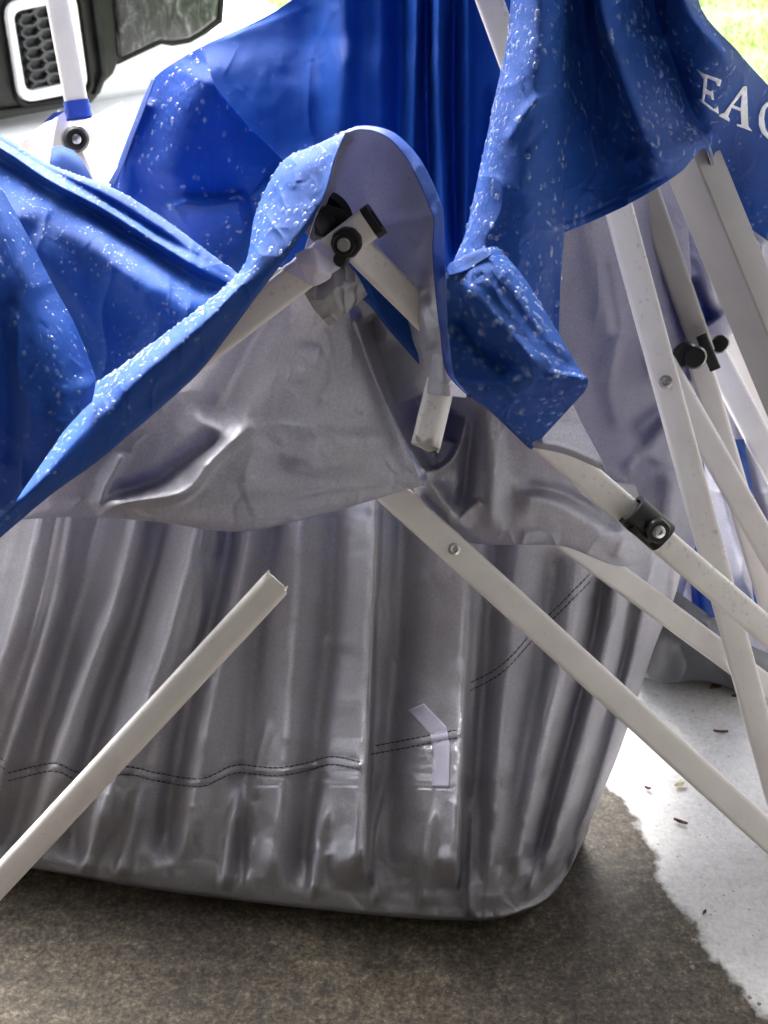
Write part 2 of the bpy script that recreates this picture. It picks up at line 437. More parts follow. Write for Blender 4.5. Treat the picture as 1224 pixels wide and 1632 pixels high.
def tube_rain(t, count, rmin=0.0005, rmax=0.0021, power=2.5, r0=0.0, r1=1.0):
    pts, nn, rs = [], [], []
    for _ in range(count):
        f = rng.uniform(r0, r1) * t['L']
        # front face or the side turned upwards
        up = t['sd'] if t['sd'].z > 0 else -t['sd']
        if rng.random() < 0.62:
            u = (rng.beta(1.6, 1.1) - 0.5) * (t['w'] - 2 * t['rr'])
            p = t['A'] + t['ax'] * f + up * u + t['nr'] * (t['h'] / 2); n = t['nr']
        else:
            th = rng.uniform(0.1, 1.5); cc = t['A'] + t['ax'] * f + up * (t['w'] / 2 - t['rr']) + t['nr'] * (t['h'] / 2 - t['rr'])
            n = up * math.sin(th) + t['nr'] * math.cos(th); p = cc + n * t['rr']
        pts.append(p[:]); nn.append(n[:]); rs.append(rmin + (rmax - rmin) * rng.random() ** power)
    drops_on('raindrops', np.array(pts), np.array(nn), rs, t['o'], 'water_clear')
def lathe(name, c, nrm, prof, m, parent, seg=28, label=None, sx=1.0, lobes=0, lamp=0.0):
    """turned shape: prof = [(radius, height)...] about the axis nrm at c"""
    z = Vector(nrm).normalized(); x = z.orthogonal().normalized(); y = z.cross(x)
    V, Fc = [], []
    for (r, h) in prof:
        for k in range(seg):
            t = 2 * math.pi * k / seg; q = r * (1 + (lamp * math.cos(lobes * t) if lobes else 0))
            V.append(Vector(c) + x * (q * math.cos(t)) + y * (q * math.sin(t) * sx) + z * h)
    for i in range(len(prof) - 1):
        for k in range(seg):
            a = i * seg + k; b = i * seg + (k + 1) % seg
            Fc.append((a, b, b + seg, a + seg))
    Fc.append(tuple(range((len(prof) - 1) * seg, len(prof) * seg)))
    Fc.append(tuple(range(seg - 1, -1, -1)))
    me = mesh(name, V, Fc, M[m]); me.set_sharp_from_angle(angle=R(35))
    return link(name, me, parent, label)
def extrude(name, front, back, m, parent, label=None, smooth=False, bevel=0.0):
    """solid between two matching outlines"""
    n = len(front)
    V = list(front) + list(back)
    Fc = [tuple(range(n)), tuple(range(2 * n - 1, n - 1, -1))]
    for k in range(n): Fc.append((k, n + k, n + (k + 1) % n, (k + 1) % n)[::-1] if False else (k, (k + n), (k + 1) % n + n, (k + 1) % n))
    me = mesh(name, V, Fc, M[m], smooth=False)
    import bmesh
    bm = bmesh.new(); bm.from_mesh(me)
    if bevel:
        es = [e for e in bm.edges if abs(e.calc_face_angle(0)) > R(25)]
        bmesh.ops.bevel(bm, geom=es, offset=bevel, segments=3, affect='EDGES', profile=0.5)
    bmesh.ops.recalc_face_normals(bm, faces=bm.faces)
    bmesh.ops.triangulate(bm, faces=[f for f in bm.faces if len(f.verts) > 4])
    bm.to_mesh(me); bm.free()
    if bevel:
        me.polygons.foreach_set('use_smooth', np.ones(len(me.polygons), bool)); me.set_sharp_from_angle(angle=R(40))
    return link(name, me, parent, label)
def box(name, c, s, m, parent=None, rot=0.0, bevel=0.0, label=None):
    cx, cy, cz = c; a, b, h = s[0] / 2, s[1] / 2, s[2] / 2
    mt = Matrix.Rotation(rot, 3, 'Z')
    q = [mt @ Vector(v) for v in ((-a, -b, 0), (a, -b, 0), (a, b, 0), (-a, b, 0))]
    return extrude(name, [Vector(c) + v + Vector((0, 0, h)) for v in q], [Vector(c) + v - Vector((0, 0, h)) for v in q], m, parent, label, bevel=bevel)

#@@SETTING
# ------------------------------------------------------------------ the setting
def concrete():
    m, n, l, b = mat('concrete')
    geo = N(n, 'ShaderNodeNewGeometry')
    sep = N(n, 'ShaderNodeSeparateXYZ'); l.new(geo.outputs['Position'], sep.inputs[0])
    # rain's irregular front across the slab; sky glare, garage shade put into the colours
    pts = [(940, 1215), (975, 1262), (1015, 1290), (1040, 1350), (1052, 1415), (1100, 1462), (1150, 1530), (1195, 1590), (1240, 1640), (1330, 1760)]
    W = [PG(*q) for q in pts]
    fc = N(n, 'ShaderNodeFloatCurve'); cv = fc.mapping.curves[0]
    mr = N(n, 'ShaderNodeMapRange'); mr.inputs['From Min'].default_value = 0.7; mr.inputs['From Max'].default_value = 1.5
    l.new(sep.outputs['Y'], mr.inputs['Value']); l.new(mr.outputs[0], fc.inputs['Value'])
    pr = sorted([((q.y - 0.7) / 0.8, q.x) for q in W])
    pr = [(0.0, pr[0][1] + 0.02)] + [q for q in pr if 0 < q[0] < 1] + [(1.0, pr[-1][1] - 0.08)]
    cv.points[0].location = pr[0]; cv.points[1].location = pr[-1]
    for q in pr[1:-1]: cv.points.new(*q)
    fc.mapping.update()
    sub = N(n, 'ShaderNodeMath', operation='SUBTRACT'); l.new(sep.outputs['X'], sub.inputs[0]); l.new(fc.outputs[0], sub.inputs[1])
    def noise(scale, detail=6, rough=0.6, dist=0.0):
        a = N(n, 'ShaderNodeTexNoise'); a.inputs['Scale'].default_value = scale; a.inputs['Detail'].default_value = detail
        a.inputs['Roughness'].default_value = rough; a.inputs['Distortion'].default_value = dist
        l.new(geo.outputs['Position'], a.inputs[0]); return a
    e1 = noise(45, 8, 0.62); e2 = noise(11, 3)
    def mad(x, k, c0):
        o = N(n, 'ShaderNodeMath', operation='MULTIPLY_ADD'); l.new(x, o.inputs[0]); o.inputs[1].default_value = k; o.inputs[2].default_value = c0; return o
    a1 = mad(e1.outputs['Fac'], 0.032, -0.016); a2 = mad(e2.outputs['Fac'], 0.06, -0.03)
    s1 = N(n, 'ShaderNodeMath', operation='ADD'); l.new(a1.outputs[0], s1.inputs[0]); l.new(a2.outputs[0], s1.inputs[1])
    s2 = N(n, 'ShaderNodeMath', operation='ADD'); l.new(sub.outputs[0], s2.inputs[0]); l.new(s1.outputs[0], s2.inputs[1])
    # past the slab's front the pale glare colour covers everything
    yy = mad(sep.outputs['Y'], 1.0, -1.42); mxm = N(n, 'ShaderNodeMath', operation='MAXIMUM'); l.new(s2.outputs[0], mxm.inputs[0]); l.new(yy.outputs[0], mxm.inputs[1])
    mask = N(n, 'ShaderNodeMapRange'); mask.inputs['From Min'].default_value = -0.005; mask.inputs['From Max'].default_value = 0.005
    l.new(mxm.outputs[0], mask.inputs['Value'])
    # colours
    c1 = noise(7, 8, 0.65); c2 = noise(190, 5, 0.7); c3 = noise(60, 8, 0.8)
    dk = ramp(n, [(0.42, (0.022, 0.015, 0.009)), (0.485, (0.070, 0.053, 0.035)), (0.545, (0.13, 0.106, 0.074)), (0.60, (0.24, 0.21, 0.16))]); 
    mixn = N(n, 'ShaderNodeMath', operation='MULTIPLY_ADD'); l.new(c3.outputs['Fac'], mixn.inputs[0]); mixn.inputs[1].default_value = 0.55
    h = mad(c2.outputs['Fac'], 0.45, 0.0); l.new(h.outputs[0], mixn.inputs[2]); l.new(mixn.outputs[0], dk.inputs[0])
    big = ramp(n, [(0.32, (0.42, 0.38, 0.37)), (0.68, (0.92, 0.92, 0.82))]); l.new(c1.outputs['Fac'], big.inputs[0])
    dkm = N(n, 'ShaderNodeMix', data_type='RGBA', blend_type='MULTIPLY'); dkm.inputs['Factor'].default_value = 1
    l.new(dk.outputs[0], dkm.inputs['A']); l.new(big.outputs[0], dkm.inputs['B'])
    lt = ramp(n, [(0.40, (0.50, 0.485, 0.47)), (0.5, (0.60, 0.59, 0.575)), (0.6, (0.68, 0.67, 0.655))]); l.new(mixn.outputs[0], lt.inputs[0])
    mc = N(n, 'ShaderNodeMix', data_type='RGBA'); l.new(mask.outputs[0], mc.inputs['Factor']); l.new(dkm.outputs['Result'], mc.inputs['A']); l.new(lt.outputs[0], mc.inputs['B'])
    # dark specks
    vo = N(n, 'ShaderNodeTexVoronoi'); vo.inputs['Scale'].default_value = 70; l.new(geo.outputs['Position'], vo.inputs[0])
    spk = ramp(n, [(0.0, (0.25, 0.22, 0.2)), (0.06, (0.3, 0.28, 0.25)), (0.11, (1, 1, 1))]); l.new(vo.outputs['Distance'], spk.inputs[0])
    ms = N(n, 'ShaderNodeMix', data_type='RGBA', blend_type='MULTIPLY'); ms.inputs['Factor'].default_value = 0.75
    l.new(mc.outputs['Result'], ms.inputs['A']); l.new(spk.outputs[0], ms.inputs['B']); l.new(ms.outputs['Result'], b.inputs['Base Color'])
    rg = N(n, 'ShaderNodeMapRange'); rg.inputs['To Min'].default_value = 0.62; rg.inputs['To Max'].default_value = 0.22; l.new(mask.outputs[0], rg.inputs['Value'])
    l.new(rg.outputs[0], b.inputs['Roughness'])
    bp = N(n, 'ShaderNodeBump'); bp.inputs['Strength'].default_value = 0.55; bp.inputs['Distance'].default_value = 0.004
    l.new(mixn.outputs[0], bp.inputs['Height'])
    b2 = N(n, 'ShaderNodeBump'); b2.inputs['Strength'].default_value = 0.6; b2.inputs['Distance'].default_value = 0.002
    l.new(mask.outputs[0], b2.inputs['Height']); l.new(bp.outputs[0], b2.inputs['Normal']); l.new(b2.outputs[0], b.inputs['Normal'])
    return m
M['concrete'] = concrete()
def lawn_mat():
    m, n, l, b = mat('lawn')
    geo = N(n, 'ShaderNodeNewGeometry'); a = N(n, 'ShaderNodeTexNoise'); a.inputs['Scale'].default_value = 3; a.inputs['Detail'].default_value = 8
    l.new(geo.outputs['Position'], a.inputs[0])
    r = ramp(n, [(0.3, (0.05, 0.11, 0.015)), (0.7, (0.11, 0.19, 0.03))]); l.new(a.outputs['Fac'], r.inputs[0]); l.new(r.outputs[0], b.inputs['Base Color'])
    b.inputs['Roughness'].default_value = 0.8
    return m
M['lawn'] = lawn_mat()
def blade_mat():
    m, n, l, b = mat('grass_blade')
    geo = N(n, 'ShaderNodeNewGeometry'); a = N(n, 'ShaderNodeTexNoise'); a.inputs['Scale'].default_value = 2.2; a.inputs['Detail'].default_value = 9; a.inputs['Roughness'].default_value = 0.75
    l.new(geo.outputs['Position'], a.inputs[0])
    r = ramp(n, [(0.3, (0.08, 0.19, 0.015)), (0.5, (0.17, 0.30, 0.03)), (0.7, (0.28, 0.38, 0.06))]); l.new(a.outputs['Fac'], r.inputs[0]); l.new(r.outputs[0], b.inputs['Base Color'])
    b.inputs['Roughness'].default_value = 0.5
    t = N(n, 'ShaderNodeBsdfTranslucent'); l.new(r.outputs[0], t.inputs[0]); ms = N(n, 'ShaderNodeMixShader'); ms.inputs[0].default_value = 0.4
    l.new(b.outputs[0], ms.inputs[1]); l.new(t.outputs[0], ms.inputs[2]); l.new(ms.outputs[0], n['Material Output'].inputs[0])
    return m
M['blade'] = blade_mat()

eA = PG(1224, 478); eB = PG(430, 6)
ed = (eB - eA).normalized()
def flat(name, pts, z, m):
    me = mesh(name, [(p[0], p[1], z) for p in pts], [tuple(range(len(pts)))], M[m], smooth=False)
    o = link(name, me); o['kind'] = 'structure'; return o
flat('ground', [(-900, -900), (900, -900), (900, 900), (-900, 900)], -0.03, 'lawn')
far = eB + ed * 12; near = eA - ed * 6
drv = flat('driveway', [(-7, -4.2), (6.0, -4.2), (near.x + 2, -4.2), (near.x, near.y), (far.x, far.y), (-14, 16), (-14, -4.2)][0:1] + [(near.x, -4.2), (near.x, near.y), (far.x, far.y), (-16, far.y), (-16, -4.2)], 0.0, 'concrete')
# kerb-less lawn edge, a turf bank standing just proud of the slab
lawn = flat('lawn', [(near.x, near.y), (40, near.y), (40, 60), (far.x, 60), (far.x, far.y)], -0.012, 'lawn')

# grass blades, denser near the camera, on the part of the lawn the place shows
def blades():
    k = 60000
    V = np.empty((k, 3, 3)); c = 0
    nrm2 = np.array([ed.y, -ed.x])
    if nrm2[0] < 0: nrm2 = -nrm2
    t = rng.random(k) ** 1.3 * 9.0 - 0.8; s = rng.random(k) ** 1.2 * 3.6 + rng.normal(0, 0.01, k)
    bx = eA.x + ed.x * t + nrm2[0] * s; by = eA.y + ed.y * t + nrm2[1] * s
    hgt = rng.uniform(0.02, 0.055, k) * (0.7 + 0.5 * vnoise(bx * 4, by * 4, 2)); wd = rng.uniform(0.002, 0.005, k)
    ang = rng.uniform(0, 6.283, k); lx = rng.normal(0, 0.018, k); ly = rng.normal(0, 0.018, k)
    z0 = -0.014
    V[:, 0] = np.stack([bx - wd * np.cos(ang), by - wd * np.sin(ang), np.full(k, z0)], -1)
    V[:, 1] = np.stack([bx + wd * np.cos(ang), by + wd * np.sin(ang), np.full(k, z0)], -1)
    V[:, 2] = np.stack([bx + lx, by + ly, z0 + hgt], -1)
    me = mesh('grass', V.reshape(-1, 3), np.arange(3 * k).reshape(k, 3), M['blade'])
    o = link('grass', me); tag(o, 'short bright green lawn grass beyond the wet driveway', 'grass', kind='stuff')
blades()

# the garage the picture was taken from: roof, side walls, back wall, header over the door
GX, GY0, GY1, GH = 2.7, -4.0, 1.12, 2.25
GL, GR = -2.1, 1.25
for nm, c, s in (('garage_ceiling', ((GL + GR) / 2, (GY0 + GY1) / 2, GH + 0.06), (GR - GL + 0.3, GY1 - GY0 + 0.3, 0.12)),
                 ('garage_wall', (GL, (GY0 + GY1) / 2, GH / 2 - 0.01), (0.14, GY1 - GY0, GH - 0.02)),
                 ('garage_wall', (GR, (GY0 + 2.3) / 2, GH / 2 - 0.01), (0.14, 2.3 - GY0, GH - 0.02)),  # unseen right wall, run past the door to shade the legs
                 ('garage_wall', ((GL + GR) / 2, GY0, GH / 2 - 0.01), (GR - GL - 0.15, 0.13, GH - 0.02)),
                 ('garage_header', ((GL + GR) / 2, GY1 + 0.08, GH - 0.14), (GR - GL - 0.15, 0.14, 0.26))):
    o = box(nm, c, s, 'wall'); o['kind'] = 'structure'

#@@CLOTH
# ------------------------------------------------------------------ the tent cloth
canopy = empty('tent_canopy', (0.0, 1.15, 0.0), 'wet blue canopy cloth with silver lining, collapsed and hanging in folds over the broken frame', 'canopy')

# -- big silver lining that hangs like a sack down to the slab
bag_folds = []
def bf(line, amp, wl, wr, shape='g', taper=(0.0, 0.12)):
    line = list(line)
    if taper[0] == 0.0 and line[-1][1] > 1120 and len(line) >= 3:      # folds run on down to the rolled foot
        (xa, ya), (xb, yb) = line[-2], line[-1]; yt = 1425 if xb > 300 else 1385
        if yb < yt - 20:
            k = (xb - xa) / (yb - ya); line.append((xb + k * 0.55 * (yt - yb), yt)); taper = (0.0, 0.10)
    bag_folds.append((line, amp * (1.4 if line[0][0] < 560 else 1.1), wl, wr, shape, taper))
# left fan (left of travel = right in the picture, since lines run downwards)
bf([(75, 780), (20, 1000), (-60, 1230)], 0.014, 22, 22)
bf([(118, 780), (80, 980), (0, 1230), (-40, 1330)], 0.012, 14, 10)
bf([(170, 780), (130, 950), (60, 1190), (20, 1340)], -0.014, 22, 22)
bf([(222, 800), (180, 960), (120, 1120), (60, 1300)], 0.014, 26, 16)
bf([(262, 800), (215, 980), (150, 1180), (120, 1330)], -0.012, 16, 20)
bf([(325, 800), (300, 900), (255, 1060), (180, 1250), (150, 1370)], 0.016, 20, 30)
bf([(372, 800), (355, 930), (300, 1130), (270, 1300)], -0.014, 18, 20)
bf([(400, 830), (372, 960), (335, 1130), (310, 1260), (290, 1390)], 0.012, 20, 22)
bf([(440, 830), (415, 960), (395, 1180), (385, 1380)], -0.010, 20, 20)
bf([(480, 830), (470, 1000), (455, 1200), (440, 1390)], 0.010, 26, 26)
bf([(540, 830), (530, 1000), (505, 1200), (480, 1400)], -0.009, 18, 26)
bf([(603, 770), (598, 900), (590, 1060), (584, 1215), (582, 1290)], 0.034, 5, 50, 'g', (0, 0.25))
bf([(640, 800), (635, 950), (625, 1100), (612, 1250)], -0.012, 22, 16)
bf([(690, 800), (688, 960), (676, 1100), (668, 1260), (655, 1420)], 0.010, 26, 26)
bf([(752, 850), (745, 1000), (738, 1120), (735, 1200), (728, 1330)], 0.036, 5, 46, 'g', (0, 0.3))
bf([(785, 860), (772, 1060), (760, 1240), (752, 1400)], -0.014, 18, 14)
bf([(835, 860), (820, 1020), (800, 1160), (785, 1330), (770, 1450)], 0.012, 24, 24)
bf([(880, 900), (860, 1060), (835, 1220), (805, 1400)], -0.010, 16, 16)
bf([(930, 900), (905, 1040), (870, 1180), (835, 1320), (815, 1430)], 0.020, 16, 26)
bf([(958, 930), (940, 1040), (905, 1180), (865, 1330)], -0.018, 12, 14)
bf([(990, 930), (975, 1020), (935, 1180), (890, 1330), (850, 1430)], 0.018, 14, 20)
bf([(1010, 960), (990, 1060), (955, 1200), (910, 1340)], -0.016, 10, 12)
bf([(1045, 900), (1025, 1020), (990, 1140), (950, 1270), (905, 1390)], 0.014, 16, 18)
bf([(1065, 900), (1048, 1020), (1010, 1140)], -0.010, 10, 10)
# gathers along the bottom roll
for (x0, x1, y1) in ((150, 128, 1400), (205, 185, 1405), (366, 356, 1425), (505, 497, 1440), (602, 598, 1452), (680, 672, 1456)):
    bf([(x0 + 22, 1230), (x0, 1330), (x1, y1)], 0.009, 16, 7, 'g', (0.4, 0.15))
bf([(756, 1250), (750, 1380), (746, 1466)], 0.011, 12, 5, 'g', (0.4, 0.1))
bf([(870, 1330), (845, 1420), (842, 1446)], 0.010, 12, 6, 'g', (0.4, 0.3))
bf([(425, 1160), (405, 1240), (400, 1290)], 0.004, 9, 5)
bf([(320, 905), (318, 990), (300, 1050)], 0.005, 5, 12)
SEAMS = [[(-30, 1205), (0, 1214), (12, 1226)],
          [(12, 1238), (50, 1229), (90, 1223), (130, 1238), (200, 1228), (250, 1238), (320, 1247), (375, 1226), (440, 1230), (490, 1222), (530, 1212), (582, 1222)],
          [(590, 1196), (650, 1185), (735, 1168)],
          [(742, 1098), (800, 1066), (850, 1012), (900, 962), (945, 915)]]
for q in SEAMS:
    bf(q, 0.0014, 8, 8, 'g', (0.02, 0.02))
    for o_ in (-7, 7): bf([(a, b + o_) for a, b in q], -0.0012, 3.2, 3.2, 'g', (0.02, 0.02))
bag = sheet('lining_panel', [
    [(-160, 740, 1.20), (100, 740, 1.20), (380, 740, 1.20), (600, 740, 1.20), (750, 745, 1.21), (900, 760, 1.25), (1000, 770, 1.34), (1090, 780, 1.46)],
    [(-200, 900, 1.17), (60, 900, 1.17), (360, 900, 1.17), (590, 900, 1.17), (745, 900, 1.18), (890, 900, 1.22), (1000, 905, 1.28), (1085, 915, 1.37)],
    [(-240, 1060, 1.13), (20, 1060, 1.13), (320, 1060, 1.13), (580, 1070, 1.13), (738, 1080, 1.13), (870, 1075, 1.16), (960, 1060, 1.21), (1040, 1040, 1.30)],
    [(-260, 1220, 1.10), (-20, 1220, 1.09), (280, 1230, 1.08), (570, 1230, 1.07), (728, 1235, 1.065), (845, 1230, 1.08), (930, 1215, 1.13), (990, 1190, 1.21)],
    [(-260, 1310, 1.10), (-30, 1320, 1.085), (260, 1340, 1.055), (560, 1355, 1.03), (735, 1362, 1.025), (835, 1355, 1.035), (902, 1330, 1.08), (955, 1275, 1.15)],
    [(-260, 1345, 1.10), (-30, 1362, 1.075), (255, 1400, 1.042), (560, 1434, 1.010), (745, 1445, 1.005), (824, 1436, 1.015), (880, 1400, 1.06), (940, 1310, 1.13)],
    [(-260, 1352, 1.115), (-30, 1371, 1.09), (255, 1419, 1.055), (560, 1455, 1.022), (748, 1467, 1.015), (832, 1453, 1.022), (890, 1415, 1.07), (937, 1325, 1.14)],
    [(-260, 1340, 1.20), (-30, 1358, 1.18), (255, 1404, 1.14), (560, 1438, 1.11), (740, 1450, 1.10), (820, 1440, 1.11), (875, 1400, 1.13), (920, 1330, 1.18)],
    [(-260, 1270, 1.30), (-30, 1290, 1.28), (255, 1330, 1.24), (560, 1360, 1.20), (740, 1370, 1.20), (810, 1360, 1.21), (860, 1330, 1.24), (900, 1290, 1.27)],
], canopy, nu=420, nv=300, front='silver_opaque', back='silver_opaque', folds=bag_folds, crumple=260, wrinkle=0.0008, seed=4, aligned=True, wscale=70,
    label='large sagging silver lining of the roof, hanging like a sack to the slab')

# -- blue back wall
B1 = sheet('canopy_panel', [
    [(640, -160, 1.62), (680, -150, 1.62), (720, -150, 1.60), (760, -150, 1.58), (800, -150, 1.55), (860, -150, 1.50)],
    [(462, 2, 1.64), (520, -10, 1.63), (580, -20, 1.62), (640, -20, 1.60), (730, -20, 1.55), (850, -20, 1.50)],
    [(318, 78, 1.64), (400, 55, 1.63), (490, 50, 1.62), (605, 50, 1.60), (728, 50, 1.55), (850, 50, 1.50)],
    [(320, 120, 1.60), (410, 110, 1.60), (500, 110, 1.59), (610, 110, 1.57), (730, 110, 1.54), (850, 110, 1.50)],
    [(330, 220, 1.57), (410, 220, 1.57), (510, 230, 1.57), (620, 240, 1.56), (740, 240, 1.54), (850, 240, 1.50)],
    [(300, 380, 1.58), (400, 380, 1.56), (510, 390, 1.55), (620, 400, 1.54), (740, 400, 1.52), (850, 400, 1.50)],
    [(260, 620, 1.60), (380, 620, 1.57), (510, 620, 1.55), (620, 620, 1.54), (740, 620, 1.52), (850, 620, 1.50)],
], canopy, front='blue_mid', nu=240, nv=180, aligned=True, seed=11, crumple=40, wrinkle=0.003, wscale=150,
    folds=[([(545, -100), (550, 60), (543, 210), (520, 330)], 0.035, 22, 26, 'g', (0, 0.3)),
           ([(480, -100), (490, 50), (480, 160)], -0.015, 40, 30, 'g', (0, 0.3)),
           ([(600, -100), (606, 80), (600, 240)], 0.018, 16, 24, 'g', (0, 0.3)),
           ([(640, -100), (640, 100), (632, 300)], -0.03, 12, 18, 'g', (0, 0.1)),
           ([(668, -100), (662, 100), (655, 330)], 0.03, 8, 12, 'g', (0, 0.1)),
           ([(700, -100), (700, 150), (712, 420)], 0.035, 9, 14, 'g', (0, 0.1)),
           ([(683, -100), (680, 150), (690, 420)], -0.035, 8, 8, 'g', (0, 0.1)),
           ([(728, -100), (722, 150), (728, 420)], -0.03, 9, 9, 'g', (0, 0.1)),
           ([(745, -100), (745, 150), (742, 420)], 0.02, 9, 9, 'g', (0, 0.1)),
           ([(790, 120), (780, 250), (760, 380)], -0.02, 14, 14),
           ([(310, 335), (380, 320), (470, 270), (520, 230)], 0.02, 26, 14)],
    label='dark blue rear panel gathered in vertical pleats')
B1b = sheet('canopy_panel', [
    [(241, 128, 1.58), (262, 110, 1.575), (290, 92, 1.57), (318, 76, 1.56), (324, 74, 1.56)],
    [(226, 165, 1.57), (260, 160, 1.55), (300, 150, 1.53), (335, 130, 1.52), (343, 135, 1.52)],
    [(205, 215, 1.57), (250, 212, 1.54), (300, 208, 1.52), (350, 196, 1.51), (392, 196, 1.53)],
    [(178, 290, 1.58), (235, 285, 1.54), (300, 280, 1.51), (380, 275, 1.52), (460, 270, 1.56)],
    [(165, 340, 1.59), (235, 345, 1.55), (300, 350, 1.53), (380, 345, 1.55), (470, 340, 1.59)],
    [(150, 440, 1.62), (235, 450, 1.60), (300, 455, 1.58), (380, 455, 1.59), (470, 450, 1.63)],
], canopy, front='blue_thin', nu=160, nv=160, aligned=True, seed=21, crumple=30, wrinkle=0.002, wscale=110,
    folds=[([(232, 150), (205, 240), (196, 330)], 0.014, 16, 8, 'g', (0.1, 0)),
           ([(262, 345), (290, 325), (330, 328), (400, 320)], 0.035, 12, 34),
           ([(330, 100), (300, 180), (250, 300)], 0.02, 40, 40)],
    label='bright blue rear flap with a hemmed free edge')
hemL = sheet('hem', [
    [(242, 124, 1.560), (222, 172, 1.555), (203, 222, 1.555), (190, 258, 1.56), (172, 292, 1.565)],
    [(247, 126, 1.550), (230, 175, 1.545), (211, 224, 1.545), (198, 260, 1.55), (183, 296, 1.555)],
], canopy, nu=60, nv=6, aligned=True, front='hem', back='hem', wrinkle=0.0006, seed=2)

# -- left cloths
B6 = sheet('canopy_panel', [
    [(-80, 190, 1.42), (0, 225, 1.40), (80, 275, 1.38), (170, 312, 1.36), (260, 362, 1.34), (330, 412, 1.30), (372, 442, 1.28), (420, 470, 1.26)],
    [(-80, 184, 1.36), (0, 214, 1.34), (80, 262, 1.32), (180, 300, 1.30), (262, 350, 1.28), (332, 402, 1.25), (376, 434, 1.24), (420, 462, 1.22)],
    [(-80, 205, 1.31), (0, 233, 1.30), (80, 285, 1.28), (170, 330, 1.27), (250, 380, 1.25), (318, 425, 1.23), (366, 450, 1.22), (420, 480, 1.20)],
    [(-80, 235, 1.32), (0, 252, 1.30), (70, 300, 1.28), (150, 345, 1.27), (230, 395, 1.25), (305, 440, 1.23), (358, 464, 1.22), (420, 500, 1.20)],
    [(-80, 330, 1.25), (0, 340, 1.23), (70, 370, 1.21), (150, 410, 1.20), (220, 450, 1.19), (290, 490, 1.18), (345, 510, 1.18), (420, 560, 1.17)],
    [(-80, 450, 1.24), (0, 450, 1.22), (70, 470, 1.20), (140, 510, 1.19), (200, 540, 1.19), (270, 560, 1.18), (330, 580, 1.18), (400, 600, 1.17)],
    [(-80, 700, 1.28), (0, 700, 1.26), (70, 700, 1.24), (140, 700, 1.23), (200, 700, 1.22), (270, 690, 1.21), (330, 680, 1.20), (400, 680, 1.19)],
], canopy, nu=260, nv=200, aligned=True, seed=31, crumple=60, wrinkle=0.0025, wscale=120,
    folds=[([(-60, 210), (0, 238), (80, 288), (170, 338), (260, 394), (330, 436), (368, 458)], 0.014, 14, 9, 'g', (0, 0.15)),
           ([(-60, 200), (0, 226), (80, 274), (170, 322), (250, 372), (330, 424)], -0.014, 7, 7, 'g', (0, 0.2)),
           ([(40, 330), (140, 440), (230, 560)], -0.014, 34, 50),
           ([(60, 300), (170, 400), (260, 500)], 0.006, 30, 30),
           ([(20, 400), (100, 500), (160, 600)], -0.014, 20, 34)],
    label='blue panel rolled into ridges at the left')
B5 = sheet('canopy_panel', [
    [(-90, 180, 1.05), (-40, 240, 1.04), (0, 296, 1.03), (40, 368, 1.02), (80, 445, 1.01), (118, 515, 1.00), (148, 590, 0.995), (152, 612, 0.99), (147, 640, 0.99)],
    [(-100, 240, 0.985), (-50, 300, 0.98), (-10, 360, 0.975), (25, 430, 0.97), (60, 500, 0.965), (95, 560, 0.96), (125, 620, 0.96), (130, 640, 0.96), (126, 660, 0.96)],
    [(-120, 420, 0.95), (-70, 450, 0.945), (-40, 500, 0.94), (-10, 560, 0.94), (20, 610, 0.94), (50, 660, 0.94), (80, 690, 0.94), (90, 700, 0.94), (88, 706, 0.94)],
    [(-160, 700, 0.985), (-120, 720, 0.975), (-90, 740, 0.975), (-60, 760, 0.965), (-40, 780, 0.965), (-10, 800, 0.965), (0, 815, 0.965), (2, 825, 0.965), (0, 834, 0.965)],
    [(-260, 900, 1.05), (-220, 930, 1.04), (-180, 950, 1.03), (-160, 970, 1.03), (-140, 980, 1.03), (-120, 985, 1.02), (-110, 985, 1.02), (-100, 985, 1.02), (-100, 985, 1.02)],
], canopy, nu=200, nv=180, aligned=True, seed=41, crumple=40, wrinkle=0.002, wscale=100,
    folds=[([(0, 480), (30, 620), (50, 740)], 0.006, 20, 20), ([(60, 450), (110, 560), (135, 620)], -0.006, 20, 20),
           ([(-10, 440), (15, 620), (10, 760)], -0.012, 30, 16)],
    label='dark blue corner panel hanging nearest at the left edge')
